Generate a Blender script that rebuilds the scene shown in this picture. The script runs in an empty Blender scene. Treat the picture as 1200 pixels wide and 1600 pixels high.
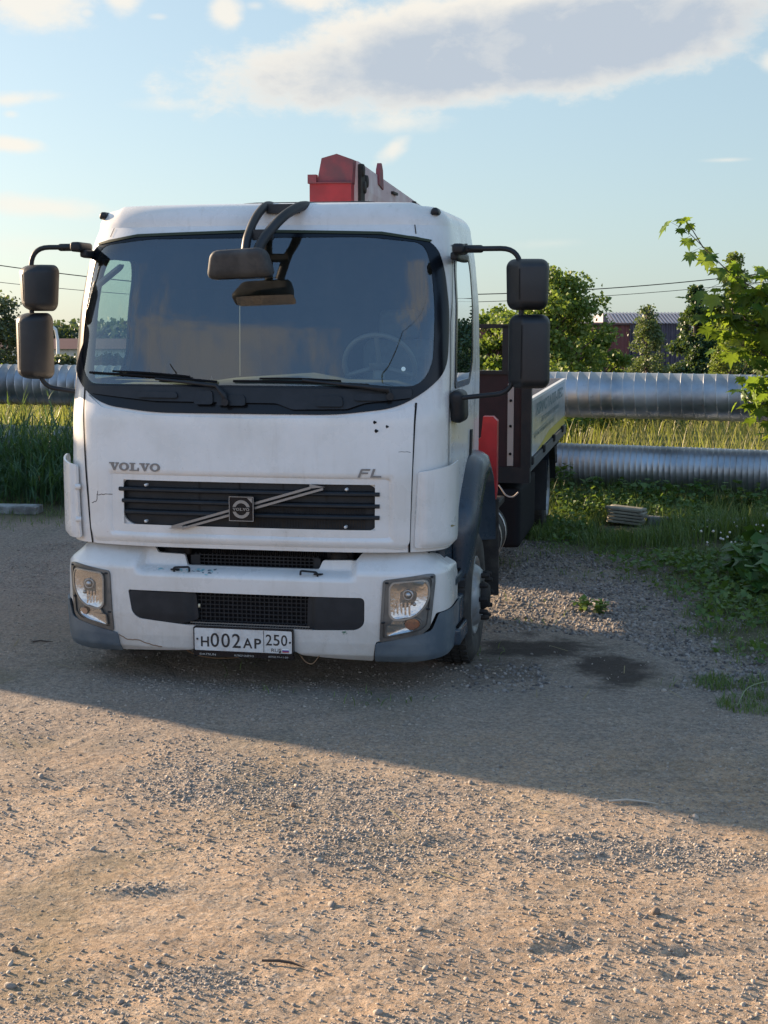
import bpy, math, random
import numpy as np
from mathutils import Vector, Matrix
from mathutils.geometry import delaunay_2d_cdt
random.seed(7); RNG = np.random.default_rng(7)
SC = bpy.context.scene; COL = SC.collection
PI = math.pi
# ------------------------------------------------------------------ camera
SC.render.resolution_x, SC.render.resolution_y = 768, 1024
cam_d = bpy.data.cameras.new('camera'); CAM = bpy.data.objects.new('camera', cam_d); COL.objects.link(CAM)
cam_d.sensor_fit = 'VERTICAL'; cam_d.sensor_height = 24.0; cam_d.lens = 34.5
cam_d.clip_start = 0.1; cam_d.clip_end = 6000
CAM.location = (0, 0, 2.25); CAM.rotation_euler = (PI/2 - math.atan(310/2300), 0, 0)
SC.camera = CAM
# ------------------------------------------------------------------ sun, exposure
SUN_EL = math.radians(14.0); SUN_AZ = math.atan2(-0.85, 0.53)      # azimuth from +Y towards +X
TILT = 0.0304                                                      # the lot climbs gently away from the viewer
sun_d = bpy.data.lights.new('sun', 'SUN'); SUN = bpy.data.objects.new('sun', sun_d); COL.objects.link(SUN)
sun_d.energy = 5.0; sun_d.angle = math.radians(0.5); sun_d.color = (1.0, 0.75, 0.51)
sv = Vector((math.sin(SUN_AZ)*math.cos(SUN_EL), math.cos(SUN_AZ)*math.cos(SUN_EL), math.sin(SUN_EL)))
SUN.rotation_euler = sv.to_track_quat('Z', 'Y').to_euler()
SC.view_settings.view_transform = 'Standard'; SC.view_settings.look = 'None'
SC.view_settings.exposure = 1.66; SC.view_settings.gamma = 1.0
SC.cycles.use_denoising = True
SC.cycles.max_bounces = 6; SC.cycles.transparent_max_bounces = 12
SC.cycles.caustics_reflective = False; SC.cycles.caustics_refractive = False
# ------------------------------------------------------------------ node helpers
class NT:
    def __init__(s, tree): s.t = tree; s.n = tree.nodes; s.l = tree.links
    def new(s, typ, **kw):
        nd = s.n.new(typ)
        for k, v in kw.items(): setattr(nd, k, v)
        return nd
    def put(s, sock, v):
        if isinstance(v, bpy.types.NodeSocket): s.l.new(v, sock)
        elif v is not None: sock.default_value = v
    def math(s, op, a, b=None, c=None, clamp=False):
        nd = s.new('ShaderNodeMath', operation=op); nd.use_clamp = clamp
        for i, v in enumerate((a, b, c)):
            if v is not None: s.put(nd.inputs[i], v)
        return nd.outputs[0]
    def mix(s, f, a, b, blend='MIX'):
        nd = s.new('ShaderNodeMix', data_type='RGBA', blend_type=blend)
        s.put(nd.inputs[0], f); s.put(nd.inputs[6], c4(a)); s.put(nd.inputs[7], c4(b)); return nd.outputs[2]
    def ramp(s, f, lo, hi, a=0.0, b=1.0, smooth=True):
        nd = s.new('ShaderNodeMapRange', interpolation_type='SMOOTHSTEP' if smooth else 'LINEAR')
        s.put(nd.inputs[0], f); s.put(nd.inputs[1], lo); s.put(nd.inputs[2], hi); s.put(nd.inputs[3], a); s.put(nd.inputs[4], b)
        return nd.outputs[0]
    def noise(s, vec, scale, detail=4, rough=.5, dist=0.0, out=0):
        nd = s.new('ShaderNodeTexNoise'); s.put(nd.inputs['Vector'], vec); nd.inputs['Scale'].default_value = scale
        nd.inputs['Detail'].default_value = detail; nd.inputs['Roughness'].default_value = rough; nd.inputs['Distortion'].default_value = dist
        return nd.outputs[out]
def c4(c): return c if isinstance(c, bpy.types.NodeSocket) else (tuple(c) + (1,) if len(c) == 3 else tuple(c))
# ------------------------------------------------------------------ world: sky and clouds by direction
W = bpy.data.worlds.new('World'); SC.world = W; W.use_nodes = True
w = NT(W.node_tree); w.n.clear()
tc = w.new('ShaderNodeTexCoord'); mp = w.new('ShaderNodeMapping'); w.put(mp.inputs[0], tc.outputs['Generated'])
mp.inputs['Rotation'].default_value = (math.atan(TILT), 0, 0)
sky = w.new('ShaderNodeTexSky', sky_type='NISHITA'); w.put(sky.inputs[0], mp.outputs[0])
sky.sun_disc = False; sky.sun_elevation = SUN_EL; sky.sun_rotation = SUN_AZ % (2*PI)
sky.air_density = 1.0; sky.dust_density = 1.6; sky.ozone_density = 2.2; sky.altitude = 100
SKY_STR = 0.072
sep = w.new('ShaderNodeSeparateXYZ'); w.put(sep.inputs[0], mp.outputs[0])
vx, vy, vz = sep.outputs
U = w.math('ARCTAN2', vx, vy); V = w.math('ARCSINE', vz)
cu = w.new('ShaderNodeCombineXYZ'); w.put(cu.inputs[0], U); w.put(cu.inputs[1], w.math('MULTIPLY', V, 1.7)); uv = cu.outputs[0]
n1 = w.noise(uv, 9, 8, .58); n2 = w.noise(uv, 34, 8, .66)
nn = w.math('ADD', w.math('MULTIPLY', w.math('SUBTRACT', n1, .5), 1.5), w.math('MULTIPLY', w.math('SUBTRACT', n2, .5), .7))
def cloud(u, v, a, b, tilt, soft=1.0, amp=1.0):
    du = w.math('SUBTRACT', U, u); dv = w.math('SUBTRACT', V, v); ct, st = math.cos(tilt), math.sin(tilt)
    p = w.math('MULTIPLY', w.math('ADD', w.math('MULTIPLY', du, ct), w.math('MULTIPLY', dv, st)), 1/a)
    q = w.math('MULTIPLY', w.math('SUBTRACT', w.math('MULTIPLY', dv, ct), w.math('MULTIPLY', du, st)), 1/b)
    r = w.math('SQRT', w.math('ADD', w.math('MULTIPLY', p, p), w.math('MULTIPLY', q, q)))
    e = w.math('ADD', w.math('SUBTRACT', 1.0, r), w.math('MULTIPLY', nn, amp))
    return w.ramp(e, 0.0, soft), q
def PX(x, y): return math.atan((x-600)/2300), math.atan((490-y)/2300) + 0.0304     # where the clouds stood, as directions
CL = []
for (x, y, rx, ry, t, so, am, st) in [
    (45, 20, 125, 74, 0, .7, 1.3, .85), (203, 16, 36, 40, 0, .8, 1.3, .85), (148, 50, 16, 10, 0, 1, 1.3, .55), (362, 42, 36, 36, -.4, .8, 1.3, .85), (405, 32, 22, 10, 0, 1, 1.2, .5),
    (480, 14, 80, 34, .1, .8, 1.3, .9), (320, 2, 40, 9, 0, 1, 1, .7), (258, 52, 18, 6, 0, 1, 1.2, .4), (615, 240, 44, 20, .6, .9, 1.2, .75), (625, 203, 115, 24, .05, 1.1, 1.3, .65),
    (35, 178, 100, 15, .1, 1.0, 1.4, .8), (30, 200, 16, 8, 0, 1, 1, .5), (28, 243, 75, 16, -.05, .8, 1.2, .9), (85, 335, 150, 20, -.03, 1.0, 1.2, .75), (270, 180, 75, 12, 0, 1.3, 1.3, .35),
    (1125, 265, 50, 5, 0, 1.2, .8, .55), (860, 384, 90, 12, .05, 1.4, 1.2, .3), (1118, 98, 16, 14, 0, 1, 1, .45), (1192, 125, 26, 26, 0, .9, 1, .7), (40, 390, 190, 26, 0, 1.5, 1, .35)]:
    u, v = PX(x, y); CL.append((u, v, rx/2300, ry/2300, t, so, am, st))
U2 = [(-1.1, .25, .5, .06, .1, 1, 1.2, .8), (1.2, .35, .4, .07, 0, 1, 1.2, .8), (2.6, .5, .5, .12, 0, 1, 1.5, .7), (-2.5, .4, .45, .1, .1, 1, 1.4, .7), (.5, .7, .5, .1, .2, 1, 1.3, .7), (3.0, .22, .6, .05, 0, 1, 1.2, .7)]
amt = None
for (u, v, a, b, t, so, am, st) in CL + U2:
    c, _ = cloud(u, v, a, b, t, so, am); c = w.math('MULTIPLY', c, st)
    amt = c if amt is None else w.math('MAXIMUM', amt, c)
u, v = PX(815, 82)
big, q = cloud(u, v, 540/2300, 100/2300, .12, .32, .75)
u, v = PX(690, 130); big2, q2 = cloud(u, v, 330/2300, 42/2300, .02, .6, .8)
u, v = PX(600, 20); big3, q3 = cloud(u, v, 90/2300, 34/2300, .1, .5, 1.0)
bigm = w.math('MAXIMUM', w.math('MAXIMUM', big, big2), w.math('MULTIPLY', big3, .0))
u, v = PX(830, 92); core, _ = cloud(u, v, 520/2300, 88/2300, .12, .60, .55)
S_ = .655/SKY_STR      # cloud radiance scale
skyc = w.mix(w.ramp(vy, -.3, .3, .12, .55), sky.outputs[0], (.60*S_*.42, .76*S_*.42, .82*S_*.42))
skyc = w.mix(w.ramp(vy, .1, -.5, 0, .55), skyc, (.18*S_, .36*S_, .66*S_))
cl_l = (.48*S_, .45*S_, .40*S_); cl_g = (.255*S_, .285*S_, .325*S_)
c1 = w.mix(amt, skyc, cl_l)
n3 = w.noise(uv, 22, 8, .62, .4); core = w.math('MULTIPLY', core, w.ramp(n3, .28, .55, .75, 1.1), clamp=True)
bigc = w.mix(core, cl_l, cl_g)
c2 = w.mix(w.math('MULTIPLY', bigm, .93), c1, bigc)
# bright cloud added behind the viewer to fill the truck's shaded front
fill_cloud = w.math('MULTIPLY', w.ramp(vy, -.05, -.6), w.math('MULTIPLY', w.ramp(vz, .02, .10), w.ramp(w.math('ADD', vz, w.math('MULTIPLY', nn, .12)), .36, .18)))
c2 = w.mix(fill_cloud, c2, (.60*S_, .64*S_, .70*S_))
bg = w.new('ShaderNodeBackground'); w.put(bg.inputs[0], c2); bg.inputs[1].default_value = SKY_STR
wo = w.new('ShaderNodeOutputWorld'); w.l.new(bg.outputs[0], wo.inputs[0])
# ------------------------------------------------------------------ materials
def mat(name, base, rough=.5, metal=0.0, coat=0.0, var=None, vscale=6, vdet=5, bump=0.0, bscale=40, spec=.5, rvar=0.0, obj=True, trans=0.0, island=None):
    m = bpy.data.materials.new(name); m.use_nodes = True; t = NT(m.node_tree); p = t.n['Principled BSDF']
    tc = t.new('ShaderNodeTexCoord'); v = tc.outputs['Object']
    col = c4(base)
    if var is not None:
        f = t.ramp(t.noise(v, vscale, vdet, .6), .38, .68); col = t.mix(f, base, var)
    if island is not None:
        g = t.new('ShaderNodeNewGeometry'); col = t.mix(g.outputs['Random Per Island'], col, island)
    t.put(p.inputs['Base Color'], col); p.inputs['Metallic'].default_value = metal
    p.inputs['Roughness'].default_value = rough; p.inputs['Coat Weight'].default_value = coat; p.inputs['Coat Roughness'].default_value = .08
    p.inputs['Specular IOR Level'].default_value = spec
    if rvar: t.put(p.inputs['Roughness'], t.ramp(t.noise(v, vscale*1.7, 5, .6), .3, .7, max(.02, rough-rvar), rough+rvar))
    if bump:
        b = t.new('ShaderNodeBump'); b.inputs['Strength'].default_value = bump; b.inputs['Distance'].default_value = .01
        t.put(b.inputs['Height'], t.noise(v, bscale, 5, .6)); t.put(p.inputs['Normal'], b.outputs[0])
    if trans:
        tr = t.new('ShaderNodeBsdfTranslucent'); t.put(tr.inputs[0], t.mix(.35, col, (.30, .40, .02))); ms = t.new('ShaderNodeMixShader'); ms.inputs[0].default_value = trans
        t.l.new(p.outputs[0], ms.inputs[1]); t.l.new(tr.outputs[0], ms.inputs[2]); t.l.new(ms.outputs[0], t.n['Material Output'].inputs[0])
    return m
def glass_mat(name, tint, ior=1.5, rough=0.0, dirt=.06, dcol=(.35, .36, .34)):
    m = bpy.data.materials.new(name); m.use_nodes = True; t = NT(m.node_tree); t.n.remove(t.n['Principled BSDF'])
    tr = t.new('ShaderNodeBsdfTransparent'); tr.inputs[0].default_value = c4(tint)
    gl = t.new('ShaderNodeBsdfGlossy'); gl.inputs['Roughness'].default_value = rough; gl.inputs[0].default_value = (.95, .97, 1, 1)
    fr = t.new('ShaderNodeFresnel'); ge = t.new('ShaderNodeNewGeometry'); t.put(fr.inputs[0], t.ramp(ge.outputs['Backfacing'], 0, 1, ior, 1/ior, False))
    mx = t.new('ShaderNodeMixShader'); t.put(mx.inputs[0], t.math('MULTIPLY', fr.outputs[0], 2.2, clamp=True)); t.l.new(tr.outputs[0], mx.inputs[1]); t.l.new(gl.outputs[0], mx.inputs[2])
    tc = t.new('ShaderNodeTexCoord'); mpg = t.new('ShaderNodeMapping'); t.put(mpg.inputs[0], tc.outputs['Object']); mpg.inputs['Scale'].default_value = (3, 3, .7)
    f = t.ramp(t.noise(mpg.outputs[0], 3.0, 6, .65), .35, .8, dirt*.25, dirt*2)
    df = t.new('ShaderNodeBsdfDiffuse'); df.inputs[0].default_value = c4(dcol)
    m2 = t.new('ShaderNodeMixShader'); t.put(m2.inputs[0], f); t.l.new(mx.outputs[0], m2.inputs[1]); t.l.new(df.outputs[0], m2.inputs[2])
    t.l.new(m2.outputs[0], t.n['Material Output'].inputs[0]); return m
def paint_mat():
    m = mat('white_paint', (.68, .672, .658), .30, coat=.4, var=(.60, .59, .565), vscale=2.2, bump=.02, bscale=9, rvar=.08)
    t = NT(m.node_tree); p = t.n['Principled BSDF']; src = p.inputs['Base Color'].links[0].from_socket
    tc = t.new('ShaderNodeTexCoord'); sp = t.new('ShaderNodeSeparateXYZ'); t.put(sp.inputs[0], tc.outputs['Object'])
    mpp = t.new('ShaderNodeMapping'); t.put(mpp.inputs[0], tc.outputs['Object']); mpp.inputs['Scale'].default_value = (9, 9, 1.1)
    streak = t.ramp(t.noise(mpp.outputs[0], 2.0, 6, .65), .52, .8)
    low = t.ramp(sp.outputs[2], .95, .2)                         # road grime gathers low on the bodywork
    spl = t.math('MAXIMUM', t.ramp(t.noise(tc.outputs['Object'], 55, 3, .7), .66, .74), t.math('MULTIPLY', t.ramp(t.noise(tc.outputs['Object'], 130, 2, .6), .70, .73), t.ramp(sp.outputs[2], 1.5, .7)))
    f = t.math('ADD', t.math('MULTIPLY', streak, .20), t.math('ADD', t.math('MULTIPLY', low, t.math('MULTIPLY', t.noise(tc.outputs['Object'], 7, 6, .7), .62)), t.math('MULTIPLY', spl, .30)), clamp=True)
    t.put(p.inputs['Base Color'], t.mix(f, src, (.30, .25, .19))); return m
M = {}
M['white'] = paint_mat()
M['plastic'] = mat('black_plastic', (.009, .012, .016), .5, var=(.016, .019, .024), vscale=9, bump=.06, bscale=160, spec=.35)
M['gloss_black'] = mat('gloss_black', (.005, .007, .011), .22, spec=.3)
M['dusty'] = mat('dusty_plastic', (.045, .048, .052), .65, var=(.075, .078, .08), vscale=10, bump=.1, bscale=200, spec=.3)
M['seam'] = mat('seam_black', (.008, .008, .010), .8, spec=.15)
M['dark'] = mat('dark_steel', (.014, .014, .016), .7, var=(.035, .03, .026), vscale=12, spec=.25)
M['mirror_plastic'] = mat('mirror_plastic', (.010, .012, .015), .50, var=(.017, .019, .022), vscale=6, bump=.1, bscale=220, spec=.5)
M['grey_plastic'] = mat('bluish_grey_plastic', (.075, .10, .125), .42, var=(.12, .145, .165), vscale=5, bump=.05, bscale=90, rvar=.1)
M['fender'] = mat('fender_plastic', (.028, .042, .060), .3, var=(.04, .055, .075), vscale=4, rvar=.08, bump=.04, bscale=120)
M['trim'] = mat('grey_trim', (.20, .19, .18), .4, metal=.6)
M['bezel'] = mat('lamp_bezel', (.16, .16, .155), .42, metal=.55, var=(.10, .10, .10), vscale=8)
M['chrome'] = mat('chrome', (.58, .58, .59), .12, metal=1.0, bump=.5, bscale=18)
M['steel'] = mat('dull_steel', (.42, .42, .42), .38, metal=.9, var=(.25, .22, .2), vscale=8)
M['screw'] = mat('screw_metal', (.6, .6, .6), .4, metal=.5)
M['amber'] = mat('amber_plastic', (.36, .12, .05), .25, var=(.2, .08, .04), vscale=60)
M['lens'] = glass_mat('lamp_glass', (.93, .93, .92), 1.45, .02, .05)
M['glass'] = glass_mat('windscreen_glass', (.70, .80, .76), 1.6, 0.0, .016)
M['side_glass'] = glass_mat('side_glass', (.74, .90, .82), 1.5, 0.0, .02)
M['mirror_glass'] = mat('mirror_glass', (.75, .78, .8), .04, metal=1.0)
M['cab_inside'] = mat('cab_lining', (.022, .024, .028), .85, var=(.035, .035, .04))
M['dash'] = mat('dashboard', (.05, .052, .052), .7, var=(.09, .09, .088), vscale=4)
M['seat'] = mat('seat_cloth', (.09, .095, .10), .95, var=(.06, .06, .07))
M['curtain'] = mat('curtain', (.018, .018, .017), .95, bump=.3, bscale=25)
M['wheel_rim'] = mat('rim_silver', (.28, .30, .32), .35, metal=.35, var=(.2, .18, .16), vscale=9)
M['plate'] = mat('plate_white', (.58, .58, .57), .45, var=(.46, .44, .42), vscale=14)
M['ink'] = mat('plate_ink', (.012, .012, .014), .5)
M['blue'] = mat('flag_blue', (.03, .06, .28), .5); M['red_f'] = mat('flag_red', (.35, .02, .03), .5); M['white_f'] = mat('flag_white', (.7, .7, .7), .5)
M['badge'] = mat('badge_metal', (.26, .255, .25), .38, metal=.6); M['badge_letters'] = mat('badge_letter_metal', (.20, .185, .175), .5, metal=.3)
M['red'] = mat('crane_red', (.36, .018, .026), .42, var=(.24, .014, .02), vscale=4, bump=.05, rvar=.1)
M['faded_red'] = mat('faded_red', (.24, .05, .06), .65, var=(.13, .05, .06), vscale=6, bump=.1)
def boom_mat():
    m = mat('chalky_boom_paint', (.50, .36, .37), .6, var=(.60, .52, .52), vscale=3, vdet=8, bump=.1)
    t = NT(m.node_tree); p = t.n['Principled BSDF']; src = p.inputs['Base Color'].links[0].from_socket; tc = t.new('ShaderNodeTexCoord')
    t.put(p.inputs['Base Color'], t.mix(t.ramp(t.noise(tc.outputs['Object'], 11, 8, .7, 1.2), .62, .67), src, (.05, .025, .025))); return m
M['boom'] = boom_mat()
M['maroon'] = mat('maroon_board', (.028, .014, .018), .55, var=(.018, .011, .015), spec=.25)
M['bed_frame'] = mat('bed_frame_black', (.011, .014, .018), .5, var=(.02, .02, .022), spec=.25)
M['bed_white'] = mat('bed_panel', (.52, .54, .52), .3, var=(.40, .42, .41), vscale=3, coat=.3)
M['alu'] = mat('aluminium_edge', (.72, .72, .70), .4, metal=.3)
M['ply'] = mat('grey_board', (.34, .31, .29), .7, var=(.27, .25, .24), vscale=5)
M['yellow'] = mat('faded_yellow', (.55, .45, .08), .5); M['teal'] = mat('faded_teal_ink', (.12, .19, .20), .5); M['olive'] = mat('olive_ink', (.20, .19, .09), .5)
M['wire'] = mat('orange_wire', (.20, .11, .05), .6)
M['rubber'] = mat('tyre_rubber', (.022, .021, .02), .8, var=(.06, .055, .048), vscale=7, bump=.2, bscale=60)
M['sticker'] = mat('sticker', (.6, .75, .75), .5)
# ------------------------------------------------------------------ mesh helpers
def link(name, me, m=None, parent=None, smooth=False):
    o = bpy.data.objects.new(name, me); COL.objects.link(o)
    if m is not None: me.materials.append(m)
    if parent is not None: o.parent = parent
    if smooth is True: me.polygons.foreach_set('use_smooth', [True]*len(me.polygons))
    return o
def fast(name, V, F, m, parent=None, smooth=False):
    V = np.asarray(V, dtype=np.float32); F = np.asarray(F, dtype=np.int32); me = bpy.data.meshes.new(name); k = F.shape[1]
    me.vertices.add(len(V)); me.vertices.foreach_set('co', V.ravel()); me.loops.add(F.size); me.loops.foreach_set('vertex_index', F.ravel())
    me.polygons.add(len(F)); me.polygons.foreach_set('loop_start', np.arange(0, F.size, k, dtype=np.int32))
    me.update(calc_edges=True); me.validate()
    return link(name, me, m, parent, smooth)
def tag(o, label=None, cat=None, group=None, kind=None):
    for k, v in (('label', label), ('category', cat), ('group', group), ('kind', kind)):
        if v: o[k] = v
    return o
def empty(name, loc=(0, 0, 0), rz=0, parent=None):
    o = bpy.data.objects.new(name, None); COL.objects.link(o); o.location = loc; o.rotation_euler = (0, 0, rz); o.empty_display_size = .2
    if parent is not None: o.parent = parent
    return o
class G:
    """collects shapes; build() links them as one mesh"""
    def __init__(s): s.v = []; s.f = []; s.sm = []
    def add(s, V, F, smooth=False):
        b = len(s.v); s.v += [tuple(p) for p in V]; s.f += [tuple(i+b for i in q) for q in F]; s.sm += [smooth]*len(F); return s
    def build(s, name, m, parent=None):
        me = bpy.data.meshes.new(name); me.from_pydata(s.v, [], s.f); me.polygons.foreach_set('use_smooth', s.sm); me.update()
        return link(name, me, m, parent)
    def box(s, x0, x1, y0, y1, z0, z1, f=None):
        V = [(x, y, z) for x in (x0, x1) for y in (y0, y1) for z in (z0, z1)]
        if f: V = [f(*p) for p in V]
        return s.add(V, [(0, 1, 3, 2), (4, 6, 7, 5), (0, 4, 5, 1), (2, 3, 7, 6), (0, 2, 6, 4), (1, 5, 7, 3)])
    def rbox(s, c, sz, r=.02, n=7, f=None):
        """box with rounded edges"""
        hx, hy, hz = [d/2 for d in sz]; r = min(r, hx, hy, hz)
        key = {}; V = []; F = []
        def vid(a, b, cc):
            k = (a, b, cc)
            if k not in key:
                p = [2*t/n-1 for t in k]
                # spend most divisions on the round edges
                e = [math.copysign(abs(t)**.6, t) for t in p]
                q = Vector((e[0]*hx, e[1]*hy, e[2]*hz))
                inn = Vector((max(-(hx-r), min(hx-r, q.x)), max(-(hy-r), min(hy-r, q.y)), max(-(hz-r), min(hz-r, q.z))))
                d = q-inn
                if d.length > 1e-9: q = inn+d.normalized()*r
                q = Vector(c)+q; key[k] = len(V); V.append(tuple(f(*q)) if f else tuple(q))
            return key[k]
        for ax in range(3):
            for side in (0, n):
                for i in range(n):
                    for j in range(n):
                        def k(a, b):
                            t = [0, 0, 0]; t[ax] = side; t[(ax+1) % 3] = a; t[(ax+2) % 3] = b; return vid(*t)
                        q = [k(i, j), k(i+1, j), k(i+1, j+1), k(i, j+1)]
                        F.append(q if side else q[::-1])
        return s.add(V, F, True)
    def tube(s, pts, r, n=10, cap=True):
        pts = [Vector(p) for p in pts]; rs = r if isinstance(r, (list, tuple)) else [r]*len(pts)
        V = []; F = []; up = None
        for i, p in enumerate(pts):
            t = (pts[min(i+1, len(pts)-1)]-pts[max(i-1, 0)]).normalized()
            if up is None: up = t.orthogonal().normalized()
            up = (up-t*up.dot(t)).normalized(); b = t.cross(up)
            for k in range(n):
                a = 2*PI*k/n; V.append(p+(up*math.cos(a)+b*math.sin(a))*rs[i])
        for i in range(len(pts)-1):
            for k in range(n): F.append((i*n+k, i*n+(k+1) % n, (i+1)*n+(k+1) % n, (i+1)*n+k))
        s.add(V, F, True)
        if cap: s.add(V[:n], [tuple(range(n))[::-1]]); s.add(V[-n:], [tuple(range(n))])
        return s
    def lathe(s, prof, c, axis='x', n=40, smooth=True):
        """prof: (radius, along) pairs"""
        V = []; F = []
        for (r, a) in prof:
            for k in range(n):
                t = 2*PI*k/n; u, v_ = r*math.cos(t), r*math.sin(t)
                V.append((c[0]+a, c[1]+u, c[2]+v_) if axis == 'x' else (c[0]+u, c[1]+a, c[2]+v_) if axis == 'y' else (c[0]+u, c[1]+v_, c[2]+a))
        for i in range(len(prof)-1):
            for k in range(n): F.append((i*n+k, i*n+(k+1) % n, (i+1)*n+(k+1) % n, (i+1)*n+k))
        return s.add(V, F, smooth)
    def prism(s, poly, F3, d):
        """poly in 2D, F3(u,v)->3D, d: offset vector of the far side"""
        n = len(poly); A = [Vector(F3(*p)) for p in poly]; B = [a+Vector(d) for a in A]
        s.add(A+B, [tuple(range(n)), tuple(range(2*n-1, n-1, -1))]); s.add(A+B, [(i, i+n, (i+1) % n+n, (i+1) % n) for i in range(n)]); return s
def arc_path(pts, r, n=6):
    """polyline with rounded bends"""
    P = [Vector(p) for p in pts]; out = [P[0]]
    for i in range(1, len(P)-1):
        a = (P[i-1]-P[i]).normalized(); b = (P[i+1]-P[i]).normalized(); rr = min(r, (P[i-1]-P[i]).length*.48, (P[i+1]-P[i]).length*.48)
        s, e = P[i]+a*rr, P[i]+b*rr
        for k in range(n+1):
            t = k/n; out.append(s*(1-t)**2+P[i]*2*t*(1-t)+e*t*t)
    return out+[P[-1]]
def rpoly(pts, r, n=5):
    rs = r if isinstance(r, (list, tuple)) else [r]*len(pts); out = []; N = len(pts)
    for i in range(N):
        p, a, b = Vector(pts[i]), Vector(pts[i-1]), Vector(pts[(i+1) % N]); da, db = (a-p), (b-p); rr = min(rs[i], da.length*.48, db.length*.48)
        if rr < 1e-5: out.append(tuple(p)); continue
        s, e = p+da.normalized()*rr, p+db.normalized()*rr
        for k in range(n+1):
            t = k/n; q = s*(1-t)**2+p*2*t*(1-t)+e*t*t; out.append((q.x, q.y))
    return out
def resamp(poly, step):
    out = []
    for i in range(len(poly)):
        a, b = np.array(poly[i]), np.array(poly[(i+1) % len(poly)]); L = np.linalg.norm(b-a)
        if L < 1e-7: continue
        k = max(1, int(math.ceil(L/step)))
        for j in range(k): out.append(a+(b-a)*j/k)
    return np.array(out)
def inside(P, poly):
    poly = np.asarray(poly); x, y = P[:, 0], P[:, 1]; r = np.zeros(len(P), bool); n = len(poly)
    for i in range(n):
        x1, y1 = poly[i]; x2, y2 = poly[(i+1) % n]
        if y1 == y2: continue
        c = ((y1 > y) != (y2 > y)) & (x < (x2-x1)*(y-y1)/(y2-y1)+x1); r ^= c
    return r
def patch(name, outline, F, m, parent, holes=(), step=.03, depth=(0, .012, 0), zstep=None, g=None):
    """a curved panel: the 2D outline (with holes) laid on the surface F(u, v), with an edge of its own thickness"""
    zs = zstep or step; O = resamp(outline, step); HS = [resamp(h, step) for h in holes]
    lo, hi = O.min(0), O.max(0); gx, gy = np.meshgrid(np.arange(lo[0]+step*.37, hi[0], step), np.arange(lo[1]+zs*.41, hi[1], zs)); P = np.c_[gx.ravel(), gy.ravel()]
    k = inside(P, O)
    for h in HS: k &= ~inside(P, h)
    P = P[k]
    B = np.vstack([O]+HS)
    if len(P):
        d = np.full(len(P), 9.0)
        for i in range(0, len(B), 200): d = np.minimum(d, np.sqrt(((P[:, None]-B[None, i:i+200])**2).sum(2)).min(1))
        P = P[d > min(step, zs)*.45]
    allp = np.vstack([B, P]) if len(P) else B; E = []; b = 0
    for h in [O]+HS: E += [(b+i, b+(i+1) % len(h)) for i in range(len(h))]; b += len(h)
    vs, es, fs, *_ = delaunay_2d_cdt([Vector(p) for p in allp], E, [], 0, 1e-6)
    vs2 = np.array([(v.x, v.y) for v in vs]); C_ = np.array([vs2[list(f)].mean(0) for f in fs]); k = inside(C_, O)
    for h in HS: k &= ~inside(C_, h)
    T = [tuple(fs[i]) for i in range(len(fs)) if k[i]]
    V3 = [tuple(F(*p)) for p in vs2]
    gg = g or G()
    # keep fronts facing -y / outwards
    gg.add(V3, [t[::-1] for t in T] if False else T, True)
    if depth is not None:
        for h in [O]+HS:
            A = [Vector(F(*p)) for p in h]; D_ = [depth(*p) if callable(depth) else Vector(depth) for p in h]; n = len(h)
            gg.add(A+[a+d_ for a, d_ in zip(A, D_)], [(i, (i+1) % n, (i+1) % n+n, i+n) for i in range(n)])
    if g is None:
        o = gg.build(name, m, parent); e = .004; N = []
        for p in vs2:
            a = Vector(F(p[0]+e, p[1]))-Vector(F(p[0]-e, p[1])); b = Vector(F(p[0], p[1]+e))-Vector(F(p[0], p[1]-e)); c = a.cross(b); N.append(tuple(c.normalized()) if c.length > 1e-12 else (0, 0, 0))
        N += [(0, 0, 0)]*(len(o.data.vertices)-len(N)); o.data.normals_split_custom_set_from_vertices(N); return o
def text_mesh(s, size, bold=0.0, sx=1.0, shear=0.0):
    """outline glyphs as (verts, faces) in the x,y plane, left-bottom at 0"""
    cu = bpy.data.curves.new('t', 'FONT'); cu.body = s; cu.size = size; cu.offset = bold; cu.shear = shear; cu.resolution_u = 4
    o = bpy.data.objects.new('t', cu); COL.objects.link(o); dg = bpy.context.evaluated_depsgraph_get(); me = bpy.data.meshes.new_from_object(o.evaluated_get(dg))
    V = [(v.co.x*sx, v.co.y) for v in me.vertices]; F = [tuple(p.vertices) for p in me.polygons]
    bpy.data.objects.remove(o); bpy.data.meshes.remove(me); bpy.data.curves.remove(cu)
    x0 = min(v[0] for v in V); y0 = min(v[1] for v in V); x1 = max(v[0] for v in V); y1 = max(v[1] for v in V)
    return V, F, (x0, y0, x1, y1)
def write(g, s, box, F3, bold=0.0, shear=0.0):
    """fit text into box (x0,y0,x1,y1) mapped to 3D by F3"""
    V, F, (a, b, c, d) = text_mesh(s, 1.0, bold, 1.0, shear)
    g.add([F3(box[0]+(x-a)/(c-a)*(box[2]-box[0]), box[1]+(y-b)/(d-b)*(box[3]-box[1])) for x, y in V], F)
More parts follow.
